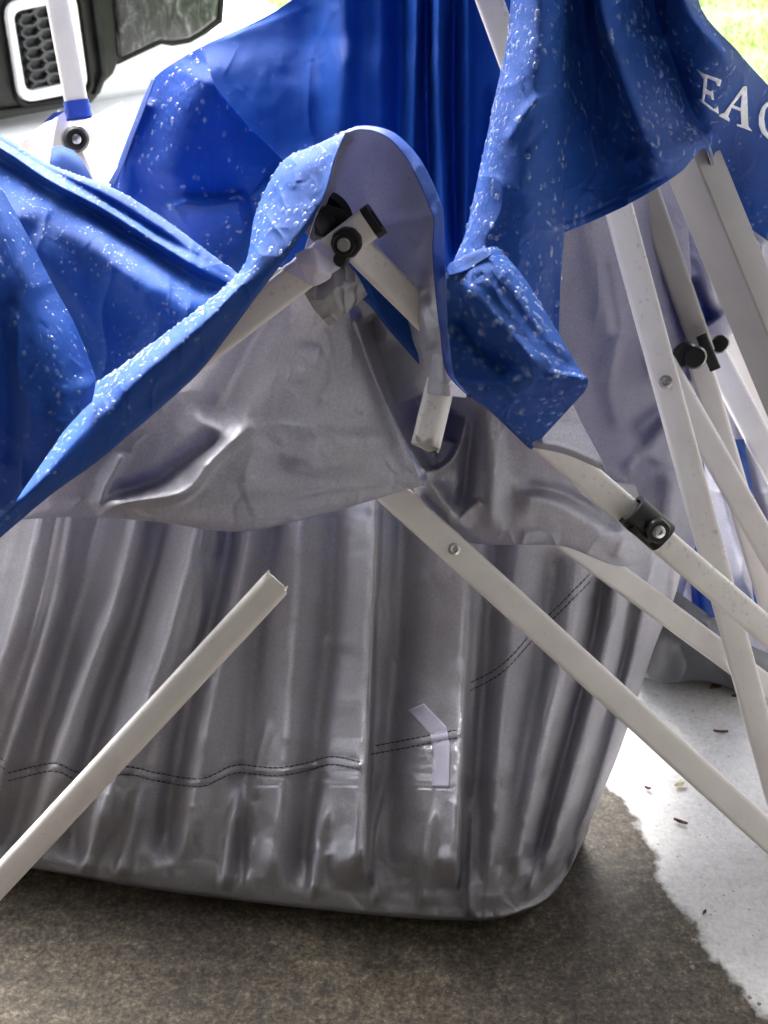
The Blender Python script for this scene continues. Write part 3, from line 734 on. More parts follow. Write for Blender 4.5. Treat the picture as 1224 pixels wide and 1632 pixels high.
B4 = sheet('canopy_panel', [
    [(562, 205, 1.075), (505, 232, 1.085), (462, 252, 1.1), (436, 285, 1.105), (412, 340, 1.1), (394, 415, 1.09), (345, 470, 1.08), (285, 516, 1.08), (210, 572, 1.07), (152, 612, 1.06), (120, 650, 1.05), (50, 730, 1.03), (-20, 800, 1.01)],
    [(561, 204, 1.06), (500, 233, 1.075), (456, 254, 1.085), (430, 292, 1.09), (406, 348, 1.085), (389, 425, 1.065), (338, 478, 1.045), (280, 524, 1.04), (205, 582, 1.03), (150, 625, 1.02), (118, 665, 1.01), (45, 745, 1.0), (-25, 815, 0.99)],
    [(557, 208, 1.037), (508, 245, 1.045), (472, 275, 1.05), (448, 320, 1.045), (425, 370, 1.03), (398, 432, 1.0134), (348, 492, 0.996), (292, 545, 0.991), (225, 605, 0.981), (172, 655, 0.971), (125, 700, 0.966), (60, 770, 0.956), (-20, 845, 0.951)],
    [(552, 210, 1.022), (528, 250, 1.022), (508, 300, 1.018), (485, 350, 1.01), (450, 400, 1.005), (412, 455, 1.0056), (362, 520, 1.012), (312, 588, 1.009), (255, 640, 0.999), (200, 690, 0.989), (142, 738, 0.984), (75, 786, 0.979), (-15, 862, 0.974)],
    [(550, 211, 1.012), (533, 252, 1.008), (520, 300, 1.005), (497, 352, 1.01), (458, 408, 1.01), (417, 462, 1.0254), (370, 526, 1.036), (318, 593, 1.034), (262, 645, 1.026), (205, 694, 1.016), (148, 741, 1.011), (80, 790, 1.006), (-10, 866, 1.001)],
], canopy, nu=420, nv=110, aligned=True, seed=51, crumple=50, wrinkle=0.0013, wscale=50,
    folds=[([(455, 256), (430, 300), (408, 360), (393, 430)], 0.006, 12, 12),
           ([(393, 430), (330, 500), (250, 560), (160, 630)], 0.008, 22, 14),
           ([(400, 445), (350, 520), (280, 600), (200, 660)], -0.004, 14, 10)],
    label='light blue front band rolled over along its top edge')

# -- hood over the broken joint
hood = sheet('lining_panel', [
    [(558, 207, 1.03), (575, 203, 1.03), (600, 204, 1.03), (628, 214, 1.03), (655, 240, 1.025), (680, 275, 1.02), (698, 320, 1.015), (706, 350, 1.01)],
    [(545, 222, 1.04), (565, 225, 1.07), (590, 228, 1.09), (615, 238, 1.09), (642, 260, 1.07), (665, 290, 1.05), (685, 330, 1.035), (697, 352, 1.02)],
    [(528, 280, 1.04), (555, 285, 1.11), (580, 288, 1.14), (610, 295, 1.14), (640, 305, 1.12), (665, 325, 1.08), (683, 350, 1.05), (697, 372, 1.02)],
    [(500, 355, 1.05), (545, 355, 1.13), (580, 355, 1.16), (610, 360, 1.16), (640, 365, 1.13), (665, 372, 1.09), (682, 385, 1.05), (694, 405, 1.02)],
    [(480, 430, 1.10), (530, 430, 1.16), (580, 430, 1.17), (615, 430, 1.16), (645, 435, 1.12), (665, 440, 1.08), (682, 450, 1.05), (695, 455, 1.02)],
    [(480, 520, 1.13), (530, 520, 1.17), (580, 520, 1.17), (615, 520, 1.15), (650, 520, 1.11), (668, 520, 1.06), (688, 520, 1.03), (704, 522, 1.015)],
    [(500, 640, 1.14), (540, 640, 1.16), (590, 640, 1.16), (640, 640, 1.14), (680, 625, 1.10), (700, 610, 1.06), (712, 600, 1.03), (722, 592, 1.01)],
], canopy, nu=180, nv=220, aligned=True, front='silver_hood', back='silver_hood', seed=61, crumple=40, wrinkle=0.0012, wscale=60,
    folds=[([(692, 335), (672, 350), (640, 352), (610, 362)], -0.012, 12, 12), ([(690, 345), (665, 395), (640, 372)], 0.010, 12, 8),
           ([(660, 450), (672, 500), (690, 560)], 0.012, 12, 14), ([(640, 440), (655, 480), (668, 540)], -0.010, 10, 10),
           ([(620, 560), (590, 470), (560, 430)], 0.02, 18, 18),
           ([(690, 470), (670, 475), (660, 500)], -0.006, 8, 8)],
    label='silver lining inside the arched hood')
hemA = sheet('hem', [
    [(552, 209, 1.028), (570, 201, 1.028), (600, 202, 1.026), (630, 213, 1.022), (660, 241, 1.018), (682, 275, 1.012), (700, 316, 1.006), (707, 345, 1.002), (708, 400, 1.0), (712, 460, 0.998), (718, 530, 0.996), (725, 590, 0.99), (752, 630, 0.985)],
    [(553, 211, 1.020), (572, 206, 1.020), (598, 209, 1.018), (622, 222, 1.012), (648, 252, 1.008), (668, 290, 1.002), (685, 330, 0.998), (692, 352, 0.994), (690, 400, 0.992), (694, 462, 0.99), (702, 530, 0.988), (712, 592, 0.984), (750, 634, 0.98)],
], canopy, nu=200, nv=10, aligned=True, front='hem', back='silver', wrinkle=0.0008, seed=5, wscale=40, label='stitched dark blue hem round the arched opening')

# -- right blue cloths
B2a = sheet('canopy_panel', [
    [(815, -160, 1.22), (830, -160, 1.16), (860, -160, 1.13), (890, -160, 1.15), (906, -160, 1.19)],
    [(812, 30, 1.20), (828, 30, 1.14), (860, 30, 1.11), (892, 30, 1.14), (907, 30, 1.18)],
    [(790, 150, 1.18), (808, 152, 1.12), (850, 155, 1.09), (888, 160, 1.12), (907, 165, 1.165)],
    [(766, 262, 1.17), (782, 265, 1.11), (835, 270, 1.08), (880, 275, 1.11), (903, 280, 1.15)],
    [(742, 370, 1.15), (758, 374, 1.095), (815, 380, 1.075), (870, 385, 1.10), (898, 390, 1.13)],
    [(716, 440, 1.13), (740, 445, 1.08), (800, 450, 1.07), (860, 455, 1.09), (893, 460, 1.12)],
    [(706, 560, 1.12), (740, 560, 1.08), (800, 560, 1.07), (850, 560, 1.09), (890, 560, 1.12)],
], canopy, nu=150, nv=260, aligned=True, seed=71, crumple=60, wrinkle=0.0022, wscale=80,
    folds=[([(905, -100), (906, 100), (903, 280), (897, 400), (892, 540)], 0.006, 10, 10, 'g', (0, 0)),
           ([(800, 235), (850, 165), (895, 150)], 0.007, 10, 10), ([(830, 250), (870, 200), (880, 180)], -0.004, 8, 8),
           ([(820, 300), (800, 420)], -0.006, 26, 26)],
    label='blue fold hanging down beside the arched opening')
B2b = sheet('canopy_panel', [
    [(900, -160, 1.17), (930, -160, 1.21), (970, -160, 1.22), (1000, -160, 1.18), (1035, -160, 1.19), (1060, -160, 1.24), (1075, -160, 1.20), (1110, -160, 1.17), (1140, -160, 1.22)],
    [(900, 0, 1.16), (920, 0, 1.20), (940, 0, 1.20), (955, 0, 1.16), (1005, 0, 1.17), (1040, 0, 1.22), (1062, 0, 1.18), (1090, -10, 1.15), (1112, -6, 1.20)],
    [(900, 110, 1.155), (930, 110, 1.19), (965, 110, 1.19), (985, 110, 1.15), (1035, 110, 1.16), (1075, 110, 1.22), (1105, 105, 1.18), (1150, 90, 1.15), (1178, 84, 1.20)],
    [(900, 200, 1.145), (940, 200, 1.18), (990, 200, 1.185), (1015, 200, 1.15), (1060, 200, 1.16), (1100, 195, 1.22), (1135, 190, 1.24), (1190, 160, 1.26), (1232, 145, 1.30)],
    [(898, 290, 1.135), (945, 285, 1.165), (1010, 265, 1.17), (1042, 255, 1.15), (1080, 240, 1.15), (1118, 222, 1.20), (1150, 260, 1.30), (1220, 290, 1.32), (1300, 230, 1.34)],
    [(896, 372, 1.13), (945, 352, 1.15), (1000, 326, 1.15), (1040, 304, 1.15), (1085, 274, 1.16), (1126, 238, 1.22), (1150, 318, 1.33), (1230, 388, 1.34), (1340, 440, 1.36)],
], canopy, nu=300, nv=220, aligned=True, seed=81, crumple=90, wrinkle=0.002, wscale=90,
    folds=[([(896, 356), (950, 336), (1010, 306), (1060, 282)], -0.002, 3, 3, 'g', (0, 0)),
           ([(942, -60), (970, 60), (1005, 160), (1040, 250), (1058, 290)], 0.022, 24, 9, 'g', (0, 0.1)), ([(920, 0), (940, 120), (970, 250)], -0.012, 20, 26, 'g', (0, 0.3)),
           ([(985, 262), (1030, 250), (1075, 262)], 0.006, 8, 14),
           ([(1060, 60), (1100, 180), (1128, 225)], -0.02, 20, 20)],
    label='blue valance with white printed letters')
B3 = sheet('canopy_panel', [
    [(712, 432, 1.03), (722, 428, 0.99), (745, 420, 0.985), (775, 396, 1.0), (792, 393, 1.01)],
    [(711, 450, 0.99), (730, 455, 0.975), (765, 445, 0.97), (800, 430, 0.98), (835, 442, 1.0)],
    [(714, 520, 0.985), (740, 525, 0.985), (790, 510, 0.965), (835, 500, 0.965), (882, 518, 0.985)],
    [(722, 590, 0.985), (750, 592, 0.975), (800, 585, 0.965), (860, 575, 0.95), (925, 590, 0.965)],
    [(732, 612, 0.975), (765, 618, 0.96), (815, 610, 0.95), (872, 602, 0.945), (937, 604, 0.955)],
    [(752, 634, 0.985), (780, 645, 0.975), (825, 640, 0.965), (880, 630, 0.965), (933, 622, 0.965)],
    [(786, 660, 1.0), (805, 668, 0.995), (840, 668, 0.99), (880, 660, 0.99), (912, 646, 0.985)],
    [(840, 712, 1.03), (843, 714, 1.03), (847, 716, 1.03), (850, 713, 1.03), (853, 710, 1.03)],
], canopy, nu=200, nv=220, aligned=True, seed=91, crumple=40, wrinkle=0.0012, wscale=60,
    folds=[([(730, 445), (800, 520), (870, 600)], 0.010, 14, 26), ([(718, 500), (760, 550), (830, 600)], -0.012, 18, 12),
           ([(780, 430), (860, 540), (925, 600)], -0.003, 8, 8)],
    label='bright wet blue corner flap folded over itself')
B3roll = sheet('canopy_panel', [
    [(713, 440, 0.992), (716, 432, 1.005), (722, 426, 1.01), (740, 418, 1.01), (765, 405, 1.01)],
    [(712, 428, 0.978), (717, 420, 0.985), (728, 414, 0.99), (748, 404, 0.99), (772, 394, 0.995)],
    [(716, 438, 0.970), (726, 436, 0.972), (744, 430, 0.975), (764, 418, 0.98), (785, 405, 0.985)],
], canopy, nu=60, nv=30, aligned=True, seed=93, wrinkle=0.0006, wscale=30)

# -- silver front
S1 = sheet('lining_panel', [
    [(420, 425, 1.11), (470, 430, 1.11), (500, 440, 1.11), (520, 445, 1.11), (535, 455, 1.11), (548, 470, 1.11)],
    [(330, 540, 1.10), (400, 530, 1.105), (450, 530, 1.105), (500, 530, 1.105), (540, 530, 1.105), (572, 545, 1.11)],
    [(220, 640, 1.06), (310, 640, 1.075), (390, 640, 1.08), (470, 640, 1.085), (550, 640, 1.09), (612, 640, 1.105)],
    [(110, 730, 1.04), (220, 730, 1.045), (330, 730, 1.05), (440, 730, 1.06), (560, 720, 1.075), (648, 715, 1.10)],
    [(20, 800, 1.03), (150, 800, 1.03), (280, 808, 1.03), (410, 805, 1.04), (550, 780, 1.07), (672, 770, 1.10)],
    [(-40, 835, 1.035), (100, 824, 1.035), (240, 830, 1.03), (385, 846, 1.035), (540, 812, 1.07), (674, 772, 1.105)],
    [(-40, 825, 1.06), (100, 815, 1.06), (240, 820, 1.055), (385, 835, 1.06), (540, 802, 1.09), (668, 765, 1.12)],
], canopy, nu=260, nv=240, aligned=True, front='silver', back='blue', seed=101, crumple=60, wrinkle=0.0009, wscale=110,
    folds=[([(150, 820), (200, 800), (292, 784), (340, 730), (405, 672)], 0.018, 12, 9), ([(170, 800), (250, 765), (285, 740), (360, 690)], -0.012, 18, 14),
           ([(150, 815), (175, 770), (200, 715)], 0.006, 14, 8),
           ([(560, 500), (600, 600), (650, 740)], -0.006, 20, 14, 'g', (0.1, 0)),
           ([(440, 470), (400, 560), (330, 680)], -0.012, 30, 30),
           ([(505, 540), (490, 640), (470, 760)], 0.006, 26, 26),
           ([(520, 520), (530, 600), (505, 650)], 0.003, 7, 7)],
    label='silver lining of the front panel draped below the joint')
S2 = sheet('lining_panel', [
    [(535, 440, 1.13), (570, 430, 1.13), (620, 440, 1.13), (680, 500, 1.10), (720, 560, 1.06), (735, 580, 1.05)],
    [(545, 520, 1.13), (590, 520, 1.13), (650, 540, 1.13), (700, 570, 1.11), (740, 605, 1.07), (770, 625, 1.05)],
    [(590, 640, 1.13), (640, 640, 1.15), (690, 640, 1.17), (740, 640, 1.13), (800, 660, 1.10), (870, 690, 1.10)],
    [(640, 740, 1.13), (680, 740, 1.13), (730, 740, 1.13), (790, 735, 1.12), (880, 740, 1.12), (960, 780, 1.14)],
    [(670, 800, 1.13), (720, 805, 1.12), (780, 805, 1.11), (850, 805, 1.11), (940, 815, 1.13), (1025, 838, 1.16)],
    [(700, 850, 1.14), (760, 858, 1.12), (820, 860, 1.11), (890, 862, 1.11), (970, 885, 1.12), (1040, 868, 1.16)],
    [(735, 862, 1.15), (780, 868, 1.13), (840, 868, 1.12), (905, 872, 1.12), (985, 902, 1.13), (1035, 893, 1.16)],
    [(740, 850, 1.17), (785, 858, 1.15), (840, 858, 1.14), (905, 862, 1.14), (985, 890, 1.15), (1033, 884, 1.18)],
], canopy, nu=260, nv=260, aligned=True, front='silver', back='blue', seed=111, crumple=80, wrinkle=0.0016, wscale=80,
    folds=[([(562, 500), (600, 610), (660, 730), (740, 850)], 0.022, 12, 12, 'g', (0.05, 0.1)),
           ([(590, 500), (640, 600), (690, 700)], -0.025, 16, 22, 'g', (0.05, 0.1)),
           ([(668, 748), (700, 748), (728, 720), (745, 660)], 0.014, 5, 10), ([(700, 700), (715, 650)], -0.03, 22, 22),
           ([(775, 640), (785, 740), (782, 850)], 0.012, 16, 10), ([(752, 650), (745, 750), (735, 810)], -0.016, 12, 12),
           ([(728, 840), (745, 815), (770, 795)], 0.008, 6, 14),
           ([(815, 790), (880, 800), (960, 840), (1020, 880)], 0.012, 14, 26), ([(820, 775), (900, 790), (990, 850)], -0.010, 12, 10),
           ([(985, 900), (1000, 850), (990, 800)], 0.006, 14, 14)],
    label='creased silver lining bunched under the blue corner flap')
S7 = sheet('canopy_panel', [
    [(536, 405, 1.112), (575, 430, 1.112), (630, 490, 1.110), (700, 560, 1.105)],
    [(548, 440, 1.106), (582, 468, 1.106), (625, 520, 1.103), (696, 590, 1.095)],
    [(560, 470, 1.112), (586, 484, 1.112), (618, 524, 1.108), (688, 604, 1.10)],
], canopy, nu=80, nv=40, aligned=True, front='blue', back='silver', seed=123, wrinkle=0.0012, wscale=40, label='strip of blue cloth caught behind the short bar')
S4 = sheet('lining_flap', [
    [(900, 640, 1.045), (906, 634, 1.045), (912, 642, 1.045)],
    [(872, 672, 1.03), (905, 672, 1.035), (930, 680, 1.04)],
    [(842, 702, 1.02), (900, 708, 1.02), (958, 732, 1.03)],
    [(840, 712, 1.03), (900, 724, 1.035), (966, 752, 1.045)],
], canopy, nu=60, nv=60, aligned=True, front='silver', back='blue', seed=121, wrinkle=0.0006, folds=[([(848, 706), (900, 716), (960, 742)], 0.006, 6, 6)],
    label='small pale grey lining corner with drops on it')
S3 = sheet('lining_panel', [
    [(870, 250, 1.33), (930, 250, 1.33), (990, 250, 1.37), (1040, 250, 1.42), (1090, 250, 1.45)],
    [(870, 420, 1.31), (930, 420, 1.33), (990, 420, 1.36), (1040, 420, 1.41), (1100, 420, 1.45)],
    [(870, 580, 1.30), (935, 580, 1.31), (1000, 580, 1.34), (1055, 580, 1.39), (1110, 580, 1.44)],
    [(870, 720, 1.30), (940, 720, 1.32), (1000, 720, 1.34), (1060, 720, 1.38), (1120, 720, 1.44)],
    [(870, 860, 1.30), (940, 860, 1.31), (1000, 860, 1.33), (1060, 860, 1.37), (1110, 860, 1.43)],
    [(870, 1000, 1.31), (940, 1000, 1.31), (1000, 1000, 1.38), (1050, 1000, 1.42), (1075, 1000, 1.48)],
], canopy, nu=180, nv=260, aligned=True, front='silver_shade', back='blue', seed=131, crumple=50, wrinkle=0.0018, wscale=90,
    folds=[([(930, 320), (955, 450), (975, 540), (970, 640)], 0.012, 26, 22), ([(1000, 690), (1040, 660), (1070, 610)], -0.02, 16, 22),
           ([(990, 690), (975, 620), (990, 530)], 0.012, 16, 14), ([(960, 400), (975, 480), (985, 540)], -0.006, 8, 8),
           ([(1075, 740), (1065, 840), (1050, 960)], 0.02, 12, 20), ([(1040, 720), (1000, 800), (960, 860)], -0.014, 26, 20), ([(1085, 650), (1030, 720), (990, 760)], 0.012, 14, 14)],
    label='silver lining hanging behind the leaning legs')
S5 = sheet('lining_panel', [
    [(1020, 230, 1.62), (1090, 230, 1.58), (1160, 250, 1.60), (1215, 300, 1.62), (1260, 340, 1.66)],
    [(1030, 380, 1.60), (1090, 380, 1.55), (1150, 380, 1.57), (1195, 400, 1.60), (1225, 405, 1.66)],
    [(1040, 500, 1.58), (1090, 510, 1.54), (1140, 520, 1.54), (1165, 530, 1.56), (1172, 520, 1.62)],
    [(1050, 560, 1.56), (1090, 555, 1.54), (1130, 545, 1.54), (1150, 540, 1.56), (1172, 528, 1.62)],
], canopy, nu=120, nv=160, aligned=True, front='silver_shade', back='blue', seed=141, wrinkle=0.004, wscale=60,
    folds=[([(1075, 520), (1080, 440), (1095, 405), (1120, 420), (1145, 500)], 0.02, 7, 9), ([(1100, 440), (1115, 480), (1138, 515)], -0.05, 12, 14)],
    label='lining pocket looped between the rear legs')
S5b = sheet('lining_panel', [
    [(1050, 500, 1.70), (1090, 510, 1.70), (1130, 540, 1.70), (1150, 560, 1.70), (1165, 590, 1.70)],
    [(1060, 640, 1.68), (1100, 640, 1.68), (1150, 640, 1.68), (1170, 660, 1.68), (1200, 690, 1.68)],
    [(1080, 800, 1.63), (1120, 800, 1.62), (1165, 800, 1.62), (1220, 800, 1.62), (1300, 790, 1.64)],
    [(1050, 940, 1.54), (1110, 940, 1.53), (1160, 940, 1.53), (1220, 940, 1.54), (1300, 920, 1.58)],
    [(1040, 1040, 1.48), (1100, 1050, 1.46), (1160, 1050, 1.47), (1220, 1060, 1.50), (1300, 1060, 1.55)],
], canopy, nu=160, nv=260, aligned=True, front='silver', back='blue', seed=141, wrinkle=0.004, wscale=60,
    folds=[([(1120, 640), (1150, 780), (1200, 960)], 0.03, 18, 18), ([(1150, 620), (1190, 760), (1224, 880)], -0.02, 14, 14), ([(1090, 800), (1110, 920), (1150, 1040)], -0.03, 16, 16),
           ([(1190, 700), (1224, 820)], 0.02, 16, 16)],
    label='crumpled lining between the rear legs')
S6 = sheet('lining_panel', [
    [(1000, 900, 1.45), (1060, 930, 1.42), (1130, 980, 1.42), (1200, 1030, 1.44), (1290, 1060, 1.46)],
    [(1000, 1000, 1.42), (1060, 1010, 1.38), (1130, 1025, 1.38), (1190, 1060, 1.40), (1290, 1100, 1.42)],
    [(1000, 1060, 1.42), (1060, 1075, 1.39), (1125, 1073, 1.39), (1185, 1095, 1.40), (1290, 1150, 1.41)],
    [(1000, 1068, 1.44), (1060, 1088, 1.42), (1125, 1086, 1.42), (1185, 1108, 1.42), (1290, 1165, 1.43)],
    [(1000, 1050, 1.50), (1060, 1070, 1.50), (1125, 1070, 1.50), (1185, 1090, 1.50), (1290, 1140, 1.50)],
], canopy, nu=120, nv=80, aligned=True, front='shade_lining', back='blue', seed=151, wrinkle=0.004, wscale=60,
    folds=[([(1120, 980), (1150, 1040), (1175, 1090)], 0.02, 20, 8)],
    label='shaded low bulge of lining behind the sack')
sheet('canopy_panel', [
    [(1078, 600, 1.50), (1092, 600, 1.49), (1108, 610, 1.50)], [(1088, 740, 1.49), (1102, 740, 1.47), (1122, 740, 1.49)],
    [(1096, 860, 1.47), (1112, 860, 1.45), (1140, 870, 1.47)], [(1104, 980, 1.45), (1124, 980, 1.44), (1160, 990, 1.46)]],
    canopy, nu=40, nv=80, aligned=True, seed=155, wrinkle=0.003, wscale=50, label='dark blue fold squeezed between the leaning legs')
sheet('canopy_panel', [
    [(1160, 700, 1.52), (1172, 700, 1.51), (1186, 700, 1.52)], [(1176, 800, 1.51), (1188, 800, 1.50), (1204, 800, 1.51)],
    [(1192, 890, 1.49), (1206, 890, 1.48), (1226, 890, 1.49)], [(1208, 1000, 1.47), (1224, 1000, 1.46), (1260, 1000, 1.47)]],
    canopy, nu=40, nv=80, aligned=True, seed=156, wrinkle=0.003, wscale=50)
# cloth at the right edge behind the square leg
B7 = sheet('canopy_panel', [
    [(1150, 300, 1.42), (1180, 320, 1.40), (1215, 340, 1.40), (1270, 360, 1.42)],
    [(1165, 360, 1.42), (1190, 375, 1.40), (1220, 385, 1.40), (1280, 400, 1.42)],
    [(1195, 440, 1.43), (1205, 450, 1.41), (1225, 440, 1.41), (1280, 430, 1.42)],
    [(1208, 462, 1.44), (1214, 460, 1.42), (1230, 450, 1.42), (1280, 445, 1.42)],
], canopy, nu=60, nv=60, aligned=True, front='silver', back='blue', seed=161, wrinkle=0.002, folds=[([(1170, 340), (1190, 400), (1206, 455)], -0.03, 12, 12), ([(1215, 380), (1212, 420), (1212, 455)], 0.015, 8, 8)])

# -- unseen roof cloth, added above the view to shade the legs
def px_of(X, Y, Z):
    k = (Z - CAM_H) / Y; b = (k * cp + sp) / (cp - k * sp); dy = cp + b * sp
    return (612 + F * X * dy / Y, 816 - F * b, Y)
roof = sheet('shading_roof_panel', [
    [px_of(*q) for q in ((0.05, 1.24, 0.985), (0.16, 1.17, 0.98), (0.30, 1.20, 0.975), (0.48, 1.20, 0.985), (0.80, 1.35, 0.99))],
    [px_of(*q) for q in ((0.00, 1.34, 1.16), (0.14, 1.30, 1.18), (0.28, 1.32, 1.17), (0.48, 1.34, 1.14), (0.86, 1.45, 1.08))],
    [px_of(*q) for q in ((-0.06, 1.50, 1.34), (0.12, 1.50, 1.42), (0.26, 1.52, 1.40), (0.48, 1.56, 1.28), (0.92, 1.64, 1.12))],
    [px_of(*q) for q in ((-0.10, 1.80, 1.22), (0.12, 1.82, 1.26), (0.28, 1.84, 1.24), (0.50, 1.86, 1.15), (0.96, 1.90, 1.02))],
    [px_of(*q) for q in ((-0.14, 2.20, 0.98), (0.12, 2.22, 0.99), (0.28, 2.24, 0.98), (0.52, 2.26, 0.95), (1.00, 2.26, 0.92))],
], canopy, nu=90, nv=90, aligned=True, seed=171, wrinkle=0.006, wscale=120, label='unseen upper roof cloth, added to shade the legs')

# -- rain on the cloth
rain(B1, 500, 0.0005, 0.0020); rain(B1b, 420, 0.0006, 0.0040, 3.5); rain(B6, 1500, 0.0006, 0.0021, 2.2, 2.5)
rain(B5, 420, 0.0005, 0.0024, 3.0, 2.0); rain(B4, 900, 0.0006, 0.0028, 2.6, 3.0)
rain(B2a, 800, 0.0006, 0.0030, 3.0); rain(B2b, 1300, 0.0005, 0.0030, 3.2); rain(B3, 420, 0.0006, 0.0036, 3.2, 2.0)
rain(B3roll, 60, 0.0006, 0.0016); rain(S1, 90, 0.0007, 0.0024); rain(hood, 60, 0.0007, 0.0018); rain(S4, 14, 0.0006, 0.0022)
rain(hemA, 30, 0.0005, 0.0012)

# -- surfaces that take stitches, tape and print
def bvh_of(*shs):
    V, Fc = [], []
    for s in shs:
        o = len(V); V.extend([tuple(q) for q in s['p'].reshape(-1, 3)])
        idx = s['idx']; a, b, c, d = idx[:-1, :-1].ravel(), idx[:-1, 1:].ravel(), idx[1:, 1:].ravel(), idx[1:, :-1].ravel()
        Fc.extend([(int(i) + o, int(j) + o, int(k) + o, int(l_) + o) for i, j, k, l_ in zip(a, b, c, d)])
    return BVHTree.FromPolygons(V, Fc)
EYE = Vector((0, 0, CAM_H))
def onto(bvh, x, y, lift=0.0004):
    d = (PV(x, y, 1.0) - EYE).normalized()
    h, n, i, t = bvh.ray_cast(EYE, d)
    if h is None: return None, None
    if n.dot(d) > 0: n = -n
    return h + n * lift, n
def decal(name, outline, bvh, m, parent, lift=0.0006, thick=0.0003, step=4.0, label=None):
    """a thin layer with the given outline that follows the cloth"""
    import bmesh
    bm = bmesh.new()
    for poly in outline:
        vs = [bm.verts.new((x, y, 0)) for x, y in poly]
        for k in range(len(vs)): bm.edges.new((vs[k], vs[(k + 1) % len(vs)]))
    bmesh.ops.triangle_fill(bm, use_beauty=True, use_dissolve=False, edges=bm.edges[:])
    for _ in range(4):
        es = [e for e in bm.edges if e.calc_length() > step]
        if not es: break
        bmesh.ops.subdivide_edges(bm, edges=es, cuts=1)
        bmesh.ops.triangulate(bm, faces=bm.faces[:])
    for v in list(bm.verts):
        h, n = onto(bvh, v.co.x, v.co.y, lift)
        if h is None: h = PV(v.co.x, v.co.y, 1.28)
        v.co = h
    me = bpy.data.meshes.new(name); 
    bm.normal_update()
    av = sum(((EYE - f.calc_center_median()).dot(f.normal) for f in bm.faces))
    if av < 0: bmesh.ops.reverse_faces(bm, faces=bm.faces[:])
    bm.to_mesh(me); bm.free(); me.materials.append(M[m])
    me.polygons.foreach_set('use_smooth', np.ones(len(me.polygons), bool))
    o = link(name, me, parent, label)
    md = o.modifiers.new('thickness', 'SOLIDIFY'); md.thickness = thick; md.offset = 1.0
    return o
bag_bvh = bvh_of(bag)
def stitches(paths, parent, off=6, m='thread'):
    V, Fc = [], []
    for path in paths:
        for o_ in (-off, off):
            L = arcs([(a, b, 0) for a, b in path], 400); 
            s = np.concatenate([[0], np.cumsum(np.linalg.norm(np.diff(L[:, :2], axis=0), axis=1))])
            pos = 0.0
            while pos < s[-1] - 8:
                ln = 6.4
                seg = []
                for q in (pos, pos + ln / 2, pos + ln):
                    x = np.interp(q, s, L[:, 0]); y = np.interp(q, s, L[:, 1])
                    h, n = onto(bag_bvh, x, y + o_ + (0.4 * math.sin(q * 0.7)), 0.0005)
                    if h is not None: seg.append((h, n))
                if len(seg) == 3 and (seg[0][0] - seg[2][0]).length < 0.02:
                    for (h0, n0), (h1, n1) in ((seg[0], seg[1]), (seg[1], seg[2])):
                        ax = (h1 - h0).normalized(); sd = ax.cross(n0).normalized() * 0.0007; up = n0 * 0.0006
                        k = len(V); V += [h0 - sd, h0 + up, h0 + sd, h1 - sd, h1 + up, h1 + sd]
                        Fc += [(k, k + 1, k + 4, k + 3), (k + 1, k + 2, k + 5, k + 4), (k, k + 3, k + 5, k + 2)]
                pos += ln + 2.0
    o = link('stitching', mesh('stitching', V, Fc, M[m]), parent); o['kind'] = 'stuff'; return o
stitches(SEAMS, bag['o'], 6)
tape1 = decal('tape_strip', [[(650, 1132), (676, 1121), (712, 1158), (718, 1186), (717, 1254), (689, 1254), (692, 1200), (685, 1170)]], bag_bvh, 'tape', bag['o'], label='short bent strip of lilac white tape on the seam')

val_bvh = bvh_of(B2b)
def Z(pts): return [(1000 + a / 5.44, b / 5.44) for a, b in pts]
E_ = Z([(600, 597), (650, 628), (815, 688), (800, 742), (775, 738), (768, 706), (692, 668), (684, 768), (722, 788), (740, 770), (746, 862), (728, 858), (718, 824), (678, 806), (664, 872), (745, 940), (782, 912), (788, 984), (720, 945), (620, 858), (646, 852), (662, 680), (636, 640)])
A_ = Z([(1002, 742), (1030, 745), (1045, 1090), (1075, 1135), (945, 1088), (943, 1070), (984, 1080), (977, 962), (900, 930), (870, 1005), (884, 1030), (880, 1052), (790, 1002), (800, 985), (835, 975)])
A_h = Z([(988, 812), (914, 906), (978, 935)])
G_ = Z([(1300, 905), (1250, 880), (1200, 885), (1160, 925), (1133, 1000), (1133, 1080), (1160, 1150), (1210, 1200), (1270, 1230), (1330, 1245), (1370, 1240), (1375, 1130), (1400, 1110), (1300, 1080), (1290, 1095), (1325, 1115), (1325, 1210), (1280, 1215), (1230, 1180), (1192, 1110), (1180, 1030), (1190, 950), (1215, 915), (1250, 905), (1290, 930), (1320, 975), (1335, 975), (1340, 910), (1325, 900)])
for ol in ([E_], [A_, A_h], [G_]):
    decal('letter', ol, val_bvh, 'print', B2b['o'], lift=0.0005, thick=0.00015, step=5)

#@@FRAME
# ------------------------------------------------------------------ the frame
frame = empty('tent_skeleton', tuple(PV(800, 1000, 1.15)[:2]) + (0.0,), 'white folding tent frame, bent and leaning, with black plastic joints and broken bars', 'tent frame')
def bolt(c, n, r, parent, name='bolt'):
    lathe(name, c, n, [(r, -0.001), (r, 0.0008), (r * 0.93, 0.0018), (r * 0.6, 0.0026), (r * 0.5, 0.0024), (r * 0.38, 0.0012)], 'steel', parent, 20)
